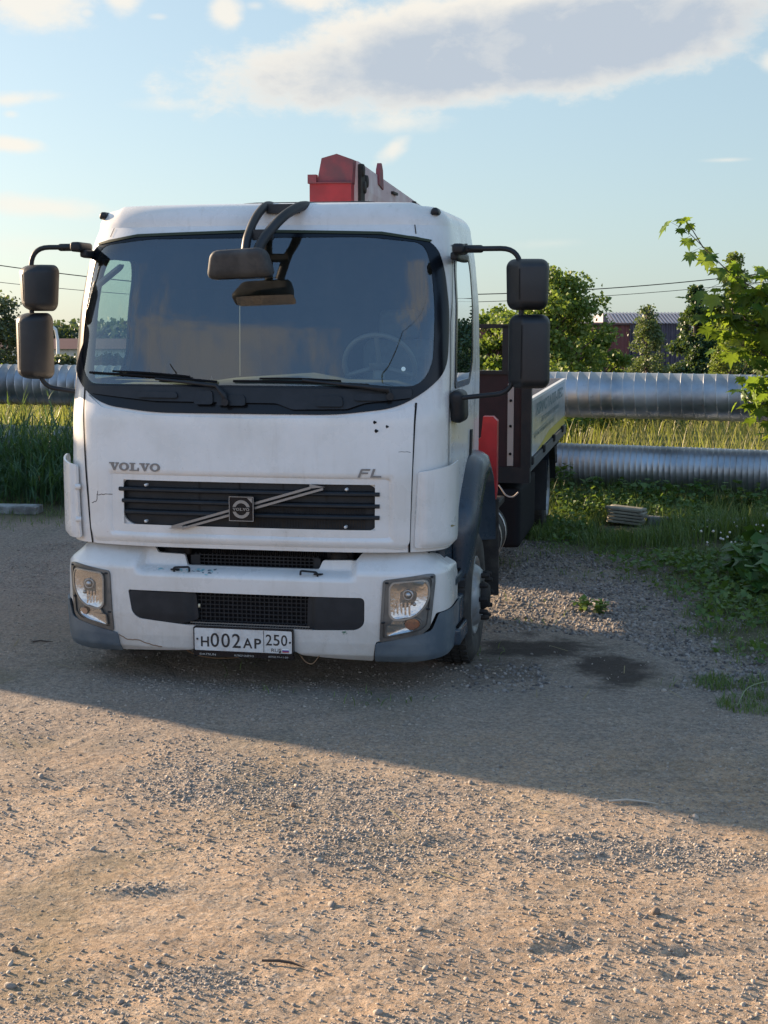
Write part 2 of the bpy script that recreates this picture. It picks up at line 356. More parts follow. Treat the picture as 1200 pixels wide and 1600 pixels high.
# --------- value noise for terrain and scatter
def _h(ix, iy, s):
    n = (ix*374761393+iy*668265263+s*1274126177).astype(np.int64) & 0xffffffff; n = ((n ^ (n >> 13))*1274126177) & 0xffffffff
    return ((n ^ (n >> 16)) & 0xffff)/65535.0
def vn(x, y, s=0):
    x = np.asarray(x, float); y = np.asarray(y, float); ix, iy = np.floor(x).astype(np.int64), np.floor(y).astype(np.int64); fx, fy = x-ix, y-iy; fx = fx*fx*(3-2*fx); fy = fy*fy*(3-2*fy)
    a = _h(ix, iy, s)*(1-fx)+_h(ix+1, iy, s)*fx; b = _h(ix, iy+1, s)*(1-fx)+_h(ix+1, iy+1, s)*fx
    return a*(1-fy)+b*fy
def fbm(x, y, s=0, o=4):
    r = 0; a = .5; f = 1.0
    for i in range(o): r = r+a*vn(x*f+i*17.3, y*f-i*9.1, s+i); a *= .5; f *= 2.03
    return r/(1-.5**o)
def scatter(TV, TF, pos, rot, scl):
    """template copied with per-copy 3x3 matrices: rot (N,3,3), scl (N,) or (N,3)"""
    TV = np.asarray(TV, float); scl = np.asarray(scl); scl = scl[:, None] if scl.ndim == 1 else scl
    P = np.einsum('nij,nkj->nki', rot, TV[None]*scl[:, None, :])+pos[:, None, :]
    n, k = len(pos), len(TV); F = (np.asarray(TF)[None]+(np.arange(n)*k)[:, None, None]).reshape(-1, np.asarray(TF).shape[1])
    return P.reshape(-1, 3), F
def rotz(a): c, s = np.cos(a), np.sin(a); z = np.zeros_like(a); o = np.ones_like(a); return np.stack([c, -s, z, s, c, z, z, z, o], -1).reshape(-1, 3, 3)
def randrot(n, tilt=1.0):
    a, b, c = RNG.uniform(0, 2*PI, n), RNG.normal(0, tilt, n), RNG.normal(0, tilt, n)
    def rx(t): c_, s_ = np.cos(t), np.sin(t); z = np.zeros_like(t); o = np.ones_like(t); return np.stack([o, z, z, z, c_, -s_, z, s_, c_], -1).reshape(-1, 3, 3)
    def ry(t): c_, s_ = np.cos(t), np.sin(t); z = np.zeros_like(t); o = np.ones_like(t); return np.stack([c_, z, s_, z, o, z, -s_, z, c_], -1).reshape(-1, 3, 3)
    return rotz(a) @ rx(b) @ ry(c)
# ================================================================== GROUND
PIPE_A = (Vector((4.387, 17.126, 0)), Vector((-4.878, 20.3, 0)))
def sstep(t): t = np.clip(t, 0, 1); return t*t*(3-2*t)
def gravel_mask(x, y):
    """where loose grey stones lie thick on the packed sand"""
    d1 = np.hypot((x+.35+.75*(y-6.5))/1.05, (y-6.55)/.95); d2 = np.hypot((x-1.15)/.95, (y-5.95+.25*(x-1.1))/.22)
    d3 = np.hypot((x-2.2)/.9, (y-10.3)/2.6); d4 = np.hypot((x-.4)/1.0, (y-4.15)/.28); d5 = np.hypot((x+1.0)/.22, (y-5.55)/.10); d6 = np.hypot((x+.6)/.3, (y-4.75)/.12); d7 = np.hypot((x-1.2)/.7, (y-13)/2.6); d8 = np.hypot((x+3.2)/1.5, (y-13.5)/2.6)
    nz = fbm(x*2.2, y*2.2, 5)-.5
    return np.clip(np.max([1-d+nz*1.6 for d in (d1, d2, d3, d4, d5, d6, d7, d8)], axis=0), 0, 1)
def green_mask(x, y):
    """how grassy the ground is"""
    edge = np.interp(y, [6, 8, 8.4, 9.8, 11.5, 13.2, 14.6, 15.4], [4.0, 2.6, 2.25, 2.12, 2.2, 1.9, 1.2, -8])
    nz = (fbm(x*1.7, y*1.7, 21)-.5)
    far = np.interp(y, [14.6, 15.6], [0, 1]); left = np.interp(y, [16.0, 16.7], [0, 1])
    return np.clip(np.where(x > -1, np.maximum((x-edge)*1.6+nz*2.2, far*2+nz), left*2+nz*2-.2), 0, 1)
def gz(x, y):
    x = np.asarray(x, float); y = np.asarray(y, float); far = np.clip(y-22, 0, None); r = np.clip(1-(np.hypot(x, y-8)-18)/30, 0, 1)
    z = -far*TILT*(1-np.exp(-far/8)) + r*((fbm(x*.55, y*.55, 1)-.5)*.05+(fbm(x*2.3, y*2.3, 2, 4)-.5)*.030)
    near = np.clip(1-(np.hypot(x, y-8)-11)/4, 0, 1)
    ruts = np.sin((y+.17*x+(fbm(x*.6, y*.6, 3)-.5)*1.1)*9.0)*.003*fbm(x*.8, y*.8, 4)
    z = z+near*(ruts+(fbm(x*11, y*11, 8, 4)-.5)*.009+(fbm(x*38, y*38, 9, 2)-.5)*.0055)
    # a few pushed-up crusts and dips in the sand
    for (cx, cy, rx, ry, h) in ((-1.0, 5.55, .22, .07, .022), (.62, 4.98, .16, .05, -.02), (1.1, 4.95, .28, .05, -.022), (.8, 5.9, .25, .08, .018), (-.45, 5.1, .14, .05, .012), (.35, 6.05, .2, .06, -.014), (-1.5, 5.2, .15, .06, .012), (1.0, 4.75, .1, .04, -.016), (.7, 5.2, .1, .03, .014)):
        z = z+h*np.exp(-(((x-cx)/rx)**2+((y-cy)/ry)**2)*1.5)
    # flat under the wheels
    return z
def gz1(x, y): return float(gz(np.array([x]), np.array([y]))[0])
def axis_(lo, hi, step, outer):
    a = list(np.arange(lo, hi, step)); d = step; v = a[-1]; b = []
    while v < outer: d *= 1.13; v += d; b.append(v)
    d = step; v = lo; c = []
    while v > -outer: d *= 1.13; v -= d; c.append(v)
    return np.array(c[::-1]+a+b)
xs = axis_(-2.9, 3.9, .0145, 2500); ys = axis_(3.6, 9.6, .0145, 2500)
GX, GY = np.meshgrid(xs, ys); GZ = gz(GX.ravel(), GY.ravel())
nx, ny = len(xs), len(ys); ii = (np.arange(ny-1)[:, None]*nx+np.arange(nx-1)[None]).ravel()
ground = fast('ground', np.c_[GX.ravel(), GY.ravel(), GZ], np.c_[ii, ii+1, ii+nx+1, ii+nx], None, None, True)
tag(ground, kind='structure')
for nm, fn in (('gravel', gravel_mask), ('green', green_mask)):
    at = ground.data.attributes.new(nm, 'FLOAT', 'POINT'); at.data.foreach_set('value', fn(GX.ravel(), GY.ravel()).astype(np.float32))
def ground_mat():
    m = bpy.data.materials.new('sandy_gravel'); m.use_nodes = True; t = NT(m.node_tree); p = t.n['Principled BSDF']
    tc = t.new('ShaderNodeTexCoord'); v = tc.outputs['Object']
    at = t.new('ShaderNodeAttribute', attribute_name='gravel'); ag = t.new('ShaderNodeAttribute', attribute_name='green')
    big = t.noise(v, .45, 5, .6); mid = t.noise(v, 3.2, 6, .65); fine = t.noise(v, 34, 6, .75); grit = t.noise(v, 150, 3, .8)
    col = t.mix(t.ramp(big, .35, .65), (.40, .285, .19), (.50, .37, .255))
    col = t.mix(t.ramp(mid, .42, .70), col, (.30, .24, .185))
    sepg = t.new('ShaderNodeSeparateXYZ'); t.put(sepg.inputs[0], v)
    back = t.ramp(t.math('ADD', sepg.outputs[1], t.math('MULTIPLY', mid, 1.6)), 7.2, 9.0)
    mt_ = t.new('ShaderNodeMapping'); t.put(mt_.inputs[0], v); mt_.inputs['Rotation'].default_value = (0, 0, .17); mt_.inputs['Scale'].default_value = (.35, 5.5, 1)
    col = t.mix(t.ramp(t.noise(mt_.outputs[0], 1.6, 7, .65), .40, .66, 0, .45), col, (.56, .44, .325))
    col = t.mix(t.math('MULTIPLY', back, .75), col, (.275, .238, .205))  # shade put into the colour: greyer, darker ground in the shaded part
    vo = t.new('ShaderNodeTexVoronoi'); t.put(vo.inputs['Vector'], v); vo.inputs['Scale'].default_value = 62
    peb = t.mix(vo.outputs['Color'], (.13, .12, .11), (.27, .25, .23)); sel = t.new('ShaderNodeSeparateColor'); t.l.new(vo.outputs['Color'], sel.inputs[0])
    peb = t.mix(sel.outputs[0], (.16, .15, .14), (.40, .37, .33))
    vo2 = t.new('ShaderNodeTexVoronoi'); t.put(vo2.inputs['Vector'], v); vo2.inputs['Scale'].default_value = 135; se2 = t.new('ShaderNodeSeparateColor'); t.l.new(vo2.outputs['Color'], se2.inputs[0])
    smooth_ = t.ramp(t.noise(v, .9, 4, .6), .40, .60)
    col = t.mix(t.math('MULTIPLY', t.ramp(se2.outputs[1], .55, .7, 0, .6), t.math('ADD', .25, t.math('MULTIPLY', smooth_, .75))), col, t.mix(se2.outputs[0], (.15, .135, .12), (.46, .42, .36)))
    f = t.math('ADD', t.math('MULTIPLY', at.outputs['Fac'], .85), t.ramp(sel.outputs[1], .66, .76, 0, .6), clamp=True)
    col = t.mix(t.math('MULTIPLY', f, .8), col, peb)
    col = t.mix(1.0, col, t.mix(t.ramp(fine, .3, .72), (.62, .60, .58), (1.22, 1.2, 1.18)), 'MULTIPLY')
    col = t.mix(1.0, col, t.mix(t.ramp(grit, .3, .75), (.72, .72, .72), (1.2, 1.2, 1.2)), 'MULTIPLY')
    sp = t.new('ShaderNodeSeparateXYZ'); t.put(sp.inputs[0], v)
    wv = t.math('MULTIPLY', t.math('SUBTRACT', mid, .5), 2.2)
    def blob(cx, cy, rx, ry):
        a = t.math('MULTIPLY', t.math('SUBTRACT', sp.outputs[0], cx), 1/rx); b = t.math('MULTIPLY', t.math('SUBTRACT', sp.outputs[1], cy), 1/ry)
        return t.ramp(t.math('ADD', t.math('SUBTRACT', 1.0, t.math('SQRT', t.math('ADD', t.math('MULTIPLY', a, a), t.math('MULTIPLY', b, b)))), wv), 0, .7)
    oil = t.math('MAXIMUM', t.math('MAXIMUM', blob(1.45, 9.15, .34, .62), blob(1.05, 9.75, .62, .50)), t.math('MULTIPLY', blob(.75, 9.2, .5, .5), .5))                # oil-soaked dirt
    col = t.mix(t.math('MULTIPLY', oil, .88), col, (.040, .030, .025))
    col = t.mix(t.math('MULTIPLY', ag.outputs['Fac'], .85), col, t.mix(fine, (.035, .045, .018), (.09, .085, .04)))
    fieldf = t.ramp(sp.outputs[1], 19, 22); col = t.mix(fieldf, col, (.12, .12, .04))
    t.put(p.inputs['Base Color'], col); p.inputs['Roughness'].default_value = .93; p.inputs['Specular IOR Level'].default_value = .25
    b1 = t.new('ShaderNodeBump'); b1.inputs['Strength'].default_value = .8; b1.inputs['Distance'].default_value = .010; t.put(b1.inputs['Height'], t.math('ADD', fine, t.math('MULTIPLY', grit, .5)))
    b2 = t.new('ShaderNodeBump'); b2.inputs['Strength'].default_value = .7; b2.inputs['Distance'].default_value = .012
    t.put(b2.inputs['Height'], t.math('MULTIPLY', t.math('SUBTRACT', 1.0, vo.outputs['Distance']), f)); t.l.new(b1.outputs[0], b2.inputs['Normal']); t.l.new(b2.outputs[0], p.inputs['Normal'])
    return m
ground.data.materials.append(ground_mat())
# loose stones
ICO_V = []; ph = (1+5**.5)/2
for a, b in ((-1, ph), (1, ph), (-1, -ph), (1, -ph)): ICO_V += [(a, b, 0)]
for a, b in ((-1, ph), (1, ph), (-1, -ph), (1, -ph)): ICO_V += [(0, a, b)]
for a, b in ((ph, -1), (ph, 1), (-ph, -1), (-ph, 1)): ICO_V += [(a, 0, b)]
ICO_V = np.array(ICO_V)/math.hypot(1, ph)
ICO_F = [(0, 11, 5), (0, 5, 1), (0, 1, 7), (0, 7, 10), (0, 10, 11), (1, 5, 9), (5, 11, 4), (11, 10, 2), (10, 7, 6), (7, 1, 8), (3, 9, 4), (3, 4, 2), (3, 2, 6), (3, 6, 8), (3, 8, 9), (4, 9, 5), (2, 4, 11), (6, 2, 10), (8, 6, 7), (9, 8, 1)]
def stones(n, smin, smax, thick, ylo=3.7, yhi=14.5, pw=2.2, base=.12):
    y = ylo+(yhi-ylo)*RNG.random(n)**1.35; x = (RNG.random(n)*2-1)*(y*.28+.25)
    pt_ = .12+2.6*np.clip(fbm(x*.9, y*1.3, 15, 3)-.30, 0, 1)**1.3*1.6; k = RNG.random(n) < (base*pt_+(1-base)*gravel_mask(x, y)*thick)*(1-.85*green_mask(x, y)); k &= (RNG.random(n) < 1-.93*np.clip(1.5-np.minimum(np.hypot((x-1.45)/.5, (y-9.15)/.7), np.hypot((x-1.05)/.75, (y-9.75)/.6)), 0, 1)) & ~((np.abs(x+.75) < 1.0) & (y > 8.9) & (RNG.random(n) < .8)); x, y = x[k], y[k]; n = len(x)
    s = smin*(smax/smin)**(RNG.random(n)**pw); sc = s[:, None]*RNG.uniform(.6, 1.35, (n, 3))*np.array([1, 1, .62])
    P = np.c_[x, y, gz(x, y)+sc[:, 2]*.25]
    V, F = scatter(ICO_V, ICO_F, P, randrot(n, .35), sc)
    V = V.reshape(n, 12, 3); V = P[:, None]+(V-P[:, None])*RNG.uniform(.68, 1.2, (n, 12, 1)); return V.reshape(-1, 3), F
def coarse(n):
    y = RNG.uniform(8.6, 15.2, n); x = RNG.uniform(.3, 3.6, n)+.0*y; k = (RNG.random(n) < (.25+.9*fbm(x*1.4, y*.9, 77, 3))*(1-.95*green_mask(x, y))*np.clip((x-.35)*1.5, 0, 1)) & (np.minimum(np.hypot((x-1.45)/.45, (y-9.15)/.6), np.hypot((x-1.05)/.7, (y-9.75)/.5)) > 1)
    x, y = x[k], y[k]; n = len(x); sc = (RNG.uniform(.007, .019, n)[:, None])*RNG.uniform(.6, 1.35, (n, 3))*np.array([1, 1, .6]); P = np.c_[x, y, gz(x, y)+sc[:, 2]*.3]
    return scatter(ICO_V*RNG.uniform(.85, 1.1, (12, 1)), ICO_F, P, randrot(n, .6), sc)
m_st = mat('loose_stone', (.16, .14, .125), .85, island=(.38, .33, .275), bump=.2, bscale=90)
V1, F1 = stones(230000, .0024, .0105, 1.2, pw=1.9, base=.24); V2, F2 = stones(1500, .010, .020, .9, pw=2.2, base=.14); V3, F3_ = stones(22, .02, .028, .6, pw=2, base=.4)
V5, F5 = coarse(26000); tag(fast('coarse_gravel', V5, F5, mat('coarse_stone', (.075, .07, .07), .9, island=(.30, .275, .25))), kind='stuff')
tag(fast('gravel', np.vstack([V1, V2, V3]), np.vstack([F1, F2+len(V1), F3_+len(V1)+len(V2)]), m_st), kind='stuff', label='loose grey gravel strewn over the sandy yard', cat='gravel')
# ================================================================== THE TRUCK
TH = math.radians(11.0)
T = empty('flatbed_truck', (-0.84, 8.6, 0), -TH)
tag(T, 'white cab truck with black grille, red loader crane and dropside flatbed parked on gravel', 'truck')
WC, AC, NC = 1.187, .42, 3.3          # cab section: half width, corner depth, squareness
def _tab(a, w_, n):
    th = np.linspace(PI/2, 0, 400); X = w_*np.cos(th)**(2/n); Y = a*(1-np.sin(th)**(2/n))
    s = np.r_[0, np.cumsum(np.hypot(np.diff(X), np.diff(Y)))]; return s, X, Y
TS, TX, TY = _tab(AC, WC, NC); S1 = TS[-1]; LREAR = 1.70-AC
def sx(x): return math.copysign(float(np.interp(abs(x), TX, TS)), x)          # x on the front -> arc length
def sy(y): return S1+(y-AC)                                                   # y on the side -> arc length
def _sm(zs, vs):
    Z = np.linspace(.6, 3.2, 1041); Vv = np.interp(Z, zs, vs); k = np.exp(-np.linspace(-2.5, 2.5, 61)**2/2*1.6); k /= k.sum(); P_ = np.pad(Vv, 30, mode='edge'); return Z, np.convolve(P_, k, 'valid')
_CWZ = _sm([0, .86, 1.9, 2.3, 2.6, 2.8, 3], [1.182, 1.182, 1.187, 1.178, 1.150, 1.115, 1.09])
_CYZ = _sm([.8, .88, .95, 1.3, 1.64, 1.72, 1.82, 2.2, 2.62, 2.72, 2.78, 3], [.05, .04, .03, .035, .06, .085, .115, .205, .325, .375, .42, .5])
def cw(z): return float(np.interp(z, *_CWZ))
def cy0(z): return float(np.interp(z, *_CYZ))
def C(s, z, off=0.0):
    def raw(s_, z_):
        a = abs(s_); w_, y0 = cw(z_), cy0(z_)
        if a <= S1: x = float(np.interp(a, TS, TX))*w_/WC; y = y0+float(np.interp(a, TS, TY))
        else: x = w_; y = y0+AC+(a-S1)*(1-y0/LREAR)
        return Vector((math.copysign(x, s_), y, z_))
    p = raw(s, z)
    if off:
        t = raw(s+.004, z)-raw(s-.004, z); n = Vector((t.y, -t.x, 0)).normalized(); p = p+n*off
    return p
def Cf(off): return lambda s, z: C(s, z, off)
def xz(pts): return [(sx(x), z) for x, z in pts]
# ---- outlines on the cab skin
WS_OUT = xz([(-.55, 1.665), (.55, 1.665)])+[(sx(.90), 1.705), (sx(1.06), 1.80), (sx(1.16), 1.93), (sx(1.165), 2.2), (sx(1.15), 2.50), (sx(1.12), 2.64), (sx(1.04), 2.70), (sx(.8), 2.722), (sx(0), 2.74),
          (sx(-.8), 2.722), (sx(-1.04), 2.70), (sx(-1.12), 2.64), (sx(-1.15), 2.50), (sx(-1.165), 2.2), (sx(-1.16), 1.93), (sx(-1.06), 1.80), (sx(-.90), 1.705)]
WS_OUT = rpoly(WS_OUT, .12, 5)
WS_IN = rpoly([(sx(-1.02), 1.83), (sx(1.02), 1.83), (sx(1.09), 1.95), (sx(1.095), 2.2), (sx(1.085), 2.5), (sx(1.05), 2.665), (sx(.7), 2.70), (sx(-.7), 2.70), (sx(-1.05), 2.665), (sx(-1.085), 2.5), (sx(-1.095), 2.2), (sx(-1.09), 1.95)], .07, 5)
def mir(p): return [(-a, b) for a, b in p][::-1]
SW = rpoly([(sy(.46), 1.84), (sy(1.10), 1.84), (sy(1.24), 1.98), (sy(1.28), 2.50), (sy(1.22), 2.60), (sy(.52), 2.60), (sy(.44), 2.50)], .05, 4)
SWO = rpoly([(sy(.40), 1.80), (sy(1.12), 1.80), (sy(1.29), 1.96), (sy(1.34), 2.54), (sy(1.26), 2.64), (sy(.48), 2.64), (sy(.38), 2.54)], .06, 4)
# ---- shell with openings
def shell(name, off, m, z0, z1, grow, parent, roof=True):
    STOT = S1+LREAR; ss = np.linspace(-STOT, STOT, 321); zs = np.linspace(z0, z1, 130); V = []; F = []
    for z in zs:
        for s in ss:
            q_ = C(s, z, off); q_.y = min(q_.y, 1.70+min(0, off)); V.append(tuple(q_))
    n = len(ss); cc = np.array([[(ss[j]+ss[j+1])/2, (zs[i]+zs[i+1])/2] for i in range(len(zs)-1) for j in range(n-1)])
    def shrink(o, k): o = np.array(o); c_ = o.mean(0); return c_+(o-c_)*k
    hole = inside(cc, shrink(WS_IN, 1.03)) | inside(cc, np.array([(-.76, .995), (.795, .995), (.795, 1.255), (-.76, 1.255)])) | inside(cc, shrink(SW, 1.06)) | inside(cc, shrink(mir(SW), 1.06))
    k = 0
    for i in range(len(zs)-1):
        for j in range(n-1):
            if not hole[k]: F.append((i*n+j, i*n+j+1, (i+1)*n+j+1, (i+1)*n+j))
            k += 1
    g = G(); g.add(V, F, True)
    A = [C(ss[0], z, off) for z in zs]; B = [C(ss[-1], z, off) for z in zs]
    for q_ in A+B: q_.y = min(q_.y, 1.70+min(0, off))
    g.add([p for q in zip(A, B) for p in q], [(2*i, 2*i+1, 2*i+3, 2*i+2) for i in range(len(zs)-1)])
    if roof:
        V = []; F = []; R = .12; rings = [(R*(1-math.cos(a)), R*math.sin(a)) for a in np.linspace(0, PI/2, 9)]
        loop = [(s, 0) for s in ss]+[(None, x) for x in np.linspace(1, -1, 13)[1:-1]]
        def pt(s, xr, ins, dz):
            if s is None: p = Vector((xr*(cw(z1)-ins), 1.70-ins, z1+dz))
            else:
                p = C(s, z1, off-ins)
                p.y = min(p.y, 1.70-ins); p.z = z1+dz
            b = 1-max(0, min(1, (abs(p.x)-.90)/.07)); b = b*b*(3-2*b); ramp_ = min(1, dz/R)
            p.z += .018*b*ramp_
            return p
        for (ins, dz) in rings:
            for (s, xr) in loop: V.append(tuple(pt(s, xr, ins, dz)))
        last = [Vector(v) for v in V[-len(loop):]]; cen = Vector((0, 1.05, z1+R+.045))
        for q in (.85, .65, .4, .15):
            for p in last: V.append(tuple(cen+(p-cen)*q+Vector((0, 0, (cen.z-p.z)*(1-q)*q*.9))))
        L_ = len(loop)
        for i in range(len(V)//L_-1):
            for j in range(L_): F.append((i*L_+j, i*L_+(j+1) % L_, (i+1)*L_+(j+1) % L_, (i+1)*L_+j))
        F.append(tuple(range(len(V)-L_, len(V)))); g.add(V, F, True)
    return g.build(name, m, parent)
cab = shell('cab', 0.0, M['white'], .86, 2.775, 0, T)
shell('cab_lining', -.035, M['cab_inside'], .95, 2.72, 0, cab)
g = G(); g.box(-1.15, 1.15, .20, 1.66, .95, 1.0); g.box(-.35, .35, .5, 1.6, 1.0, 1.35); g.build('cab_floor', M['cab_inside'], cab)
# windscreen: black frame, glass
patch('windscreen_frame', WS_OUT, Cf(.007), M['gloss_black'], T, holes=[WS_IN], step=.035, depth=(0, .02, 0))
ws = patch('windscreen', [(a*1.004, 2.265+(b-2.265)*1.004) for a, b in WS_IN], Cf(.004), M['glass'], T, step=.05, depth=None)
g = G(); cst = [(.93+.012*math.cos(a), 1.93+.013*math.sin(a)) for a in np.linspace(0, 2*PI, 17)[:-1]]
patch('round_sticker', [(sx(a), b) for a, b in cst], Cf(.008), M['sticker'], ws, step=.02, depth=None)
# rubber strip on top of the glass
patch('top_seal', [(sx(-1.08), 2.672), (sx(-.8), 2.715), (sx(0), 2.733), (sx(.8), 2.715), (sx(1.08), 2.672), (sx(1.09), 2.685), (sx(.8), 2.732), (sx(0), 2.75), (sx(-.8), 2.732), (sx(-1.09), 2.685)], Cf(.012), mat('mossy_seal', (.025, .035, .018), .8), ws, step=.04, depth=(0, .012, 0))
# cowl: raised plastic plates under the glass
def cowl(x0, x1, z0, z1, off): return rpoly([(sx(x0), z0), (sx(x1), z0), (sx(x1-.01), z1), (sx(x0+.01), z1)], .02, 3)
cw_ = patch('cowl_panel', rpoly([(sx(-1.0), 1.775), (sx(-.55), 1.735), (sx(.2), 1.73), (sx(.30), 1.695), (sx(.62), 1.70), (sx(.72), 1.735), (sx(.98), 1.765), (sx(.98), 1.815), (sx(-1.0), 1.82)], .015, 3), Cf(.028), M['plastic'], T, depth=(0, .02, 0))
for (x0, x1, z0, z1) in ((-.66, -.40, 1.755, 1.79), (-.16, .02, 1.715, 1.775), (.44, .60, 1.715, 1.775), (.66, .86, 1.75, 1.79), (-.30, -.18, 1.72, 1.80)):
    patch('cowl_vent', cowl(x0, x1, z0, z1, 0), Cf(.042), M['plastic'], cw_, depth=(0, .03, 0))
# ---- seams
def strip(name, pts, wd, off, m, parent):
    off = .0045
    g = G()
    for (a, b) in zip(pts[:-1], pts[1:]):
        d = (Vector(b)-Vector(a)); n = max(1, int(d.length/.04)); nn_ = Vector((-d.y, d.x)).normalized()*wd/2
        for i in range(n):
            p, q = Vector(a)+d*i/n, Vector(a)+d*(i+1)/n
            g.add([C(*(p+nn_), off), C(*(p-nn_), off), C(*(q-nn_), off), C(*(q+nn_), off)], [(0, 1, 2, 3)])
    return g.build(name, m, parent)
strip('seam', [(sx(-.99), .86), (sx(-1.03), 1.4), (sx(-1.05), 1.80)], .012, .0025, M['seam'], cab)
strip('seam', [(sx(.985), .86), (sx(1.0), 1.4), (sx(1.01), 1.735)], .012, .0025, M['seam'], cab)
for sg in (-1, 1):
    strip('door_seam', [(sg*sy(.30), .95), (sg*sy(.30), 1.4), (sg*sy(.26), 2.2), (sg*sy(.34), 2.66), (sg*sy(1.3), 2.70), (sg*sy(1.42), 2.60), (sg*sy(1.42), 1.3), (sg*sy(1.2), 1.18), (sg*sy(.75), .95), (sg*sy(.30), .95)], .008, .0025, M['seam'], cab)
    strip('seam', [(sg*sx(1.0), 2.775), (sg*sx(1.005), 2.72)], .006, .0025, M['seam'], cab)
    def sgp(p): return p if sg > 0 else mir(p)
    sw = patch('side_window', sgp(SW), Cf(.003), M['side_glass'], T, step=.06, depth=None)
    patch('window_frame', sgp(SWO), Cf(.006), M['gloss_black'], sw, holes=[sgp(SW)], step=.05, depth=(-sg*.012, 0, 0))
    bigw = [(sy(.87)+(a-sy(.87))*1.14, 2.22+(b-2.22)*1.14) for a, b in SW]
    patch('window_reveal', sgp(bigw), Cf(-.05), M['cab_inside'], sw, holes=[sgp(SW)], step=.05, depth=(sg*.03, 0, 0))
    dh = patch('door_handle', sgp(rpoly([(sy(1.20), 1.27), (sy(1.27), 1.27), (sy(1.29), 1.50), (sy(1.22), 1.50)], .02)), Cf(.012), M['plastic'], T, depth=(-sg*.012, 0, 0))
# ---- front lid with grille opening
GR = rpoly([(-.77, 1.262), (.805, 1.262), (.805, .985), (-.70, .985), (-.77, 1.03)], [.05, .07, .07, .10, .06], 5)
def sst(t): t = max(0, min(1, t)); return t*t*(3-2*t)
def lidF(off=0.0):
    def f(s, z):
        x = s
        # distance inside the shallow recess round the grille
        d = min(x+.86, .90-x, z-.925, 1.315-z)
        rec = sst(d/.045)
        lip = max(0, (.915-z)/.045)**2*.022 if z < .915 else 0
        edge = -.006*sst((abs(x)-.80)/.15)
        return C(s, z, .012-.026*rec-lip-edge+off)
    return f
LID = rpoly([(-.955, .872), (.955, .872), (.985, .92), (.995, 1.4), (1.0, 1.725), (.90, 1.69), (.6, 1.652), (0, 1.640), (-.6, 1.652), (-.90, 1.69), (-1.015, 1.77), (-1.0, 1.4), (-.98, .95)], .02, 4)
LID = [(sx(x), z) for x, z in LID]
lid = patch('front_panel', LID, lidF(), M['white'], T, holes=[GR], step=.018, depth=(0, .03, 0))
lid['label'] = 'white front lid with a crack beside the grille'
# grille
gri = patch('grille', [(x*1.005, z) for x, z in GR], Cf(-.030), M['plastic'], T, step=.05, depth=None)
for k, z in enumerate((1.205, 1.135, 1.068)):
    g = G(); xs = np.linspace(-.785+.02*k, .818, 30)
    V = []; prof = [(-.030, .016), (.006, .011), (.012, .004), (.012, -.006), (.002, -.013), (-.030, -.015)]
    for x in xs:
        for (o, dz) in prof: V.append(C(sx(x), z+dz, o))
    n = len(prof); F = [(i*n+j, i*n+j+1, (i+1)*n+j+1, (i+1)*n+j) for i in range(len(xs)-1) for j in range(n-1)]
    F += [tuple(range(n)), tuple(range(len(V)-n, len(V)))]
    g.add(V, F, False); g.build('grille_slat', M['plastic'], gri)
g = G()
for x in (-.28, -.03, .24, .50): g.add([C(x-.004, .99, -.026), C(x+.004, .99, -.026), C(x+.004, 1.258, -.026), C(x-.004, 1.258, -.026)], [(0, 1, 2, 3)])
for i in range(44):
    x = .02+i*.0165
    for (z0, z1) in ((1.0, 1.05), (1.083, 1.12)): g.add([C(x-.004, z0, -.022), C(x+.004, z0, -.022), C(x+.004, z1, -.022), C(x-.004, z1, -.022)], [(0, 1, 2, 3)])
g.build('grille_mesh', M['dark'], gri)
for (x, z) in ((-.60, 1.235), (-.605, 1.018), (.63, 1.235), (.625, 1.015)):
    g = G(); p = C(x, z, .0); g.lathe([(0, -.034), (.006, -.034), (.009, -.030), (.009, 0)], (p.x, p.y+.0, p.z), 'y', 14); g.build('screw', M['screw'], gri)
# diagonal bar: two bright rails
def rail(dz0, dz1, x0, x1, name):
    g = G(); a = (1.243-.985)/(.455+.415)
    def zz(x): return .985+(x+.415)*a
    P = [(x0, zz(x0)+dz0), (x1, zz(x1)+dz0), (x1, zz(x1)+dz1), (x0, zz(x0)+dz1)]
    g.prism(P, lambda x, z: C(x, z, .024), (0, .012, 0)); return g
rb = rail(.003, .018, -.44, .415, 'bar').build('diagonal_bar', M['badge'], gri)
rail(-.024, -.010, -.37, .49, 'bar').build('diagonal_bar', M['badge'], gri)
g = G(); P = [(-.46, .979), (-.37, .979), (-.37, 1.0)]; g.prism(P, lambda x, z: C(x, z, .024), (0, .012, 0)); g.build('bar_tip', M['badge'], gri); g = G(); g.prism([(.41, 1.238), (.50, 1.247), (.41, 1.262)], lambda x, z: C(x, z, .024), (0, .012, 0)); g.build('bar_tip', M['badge'], gri)
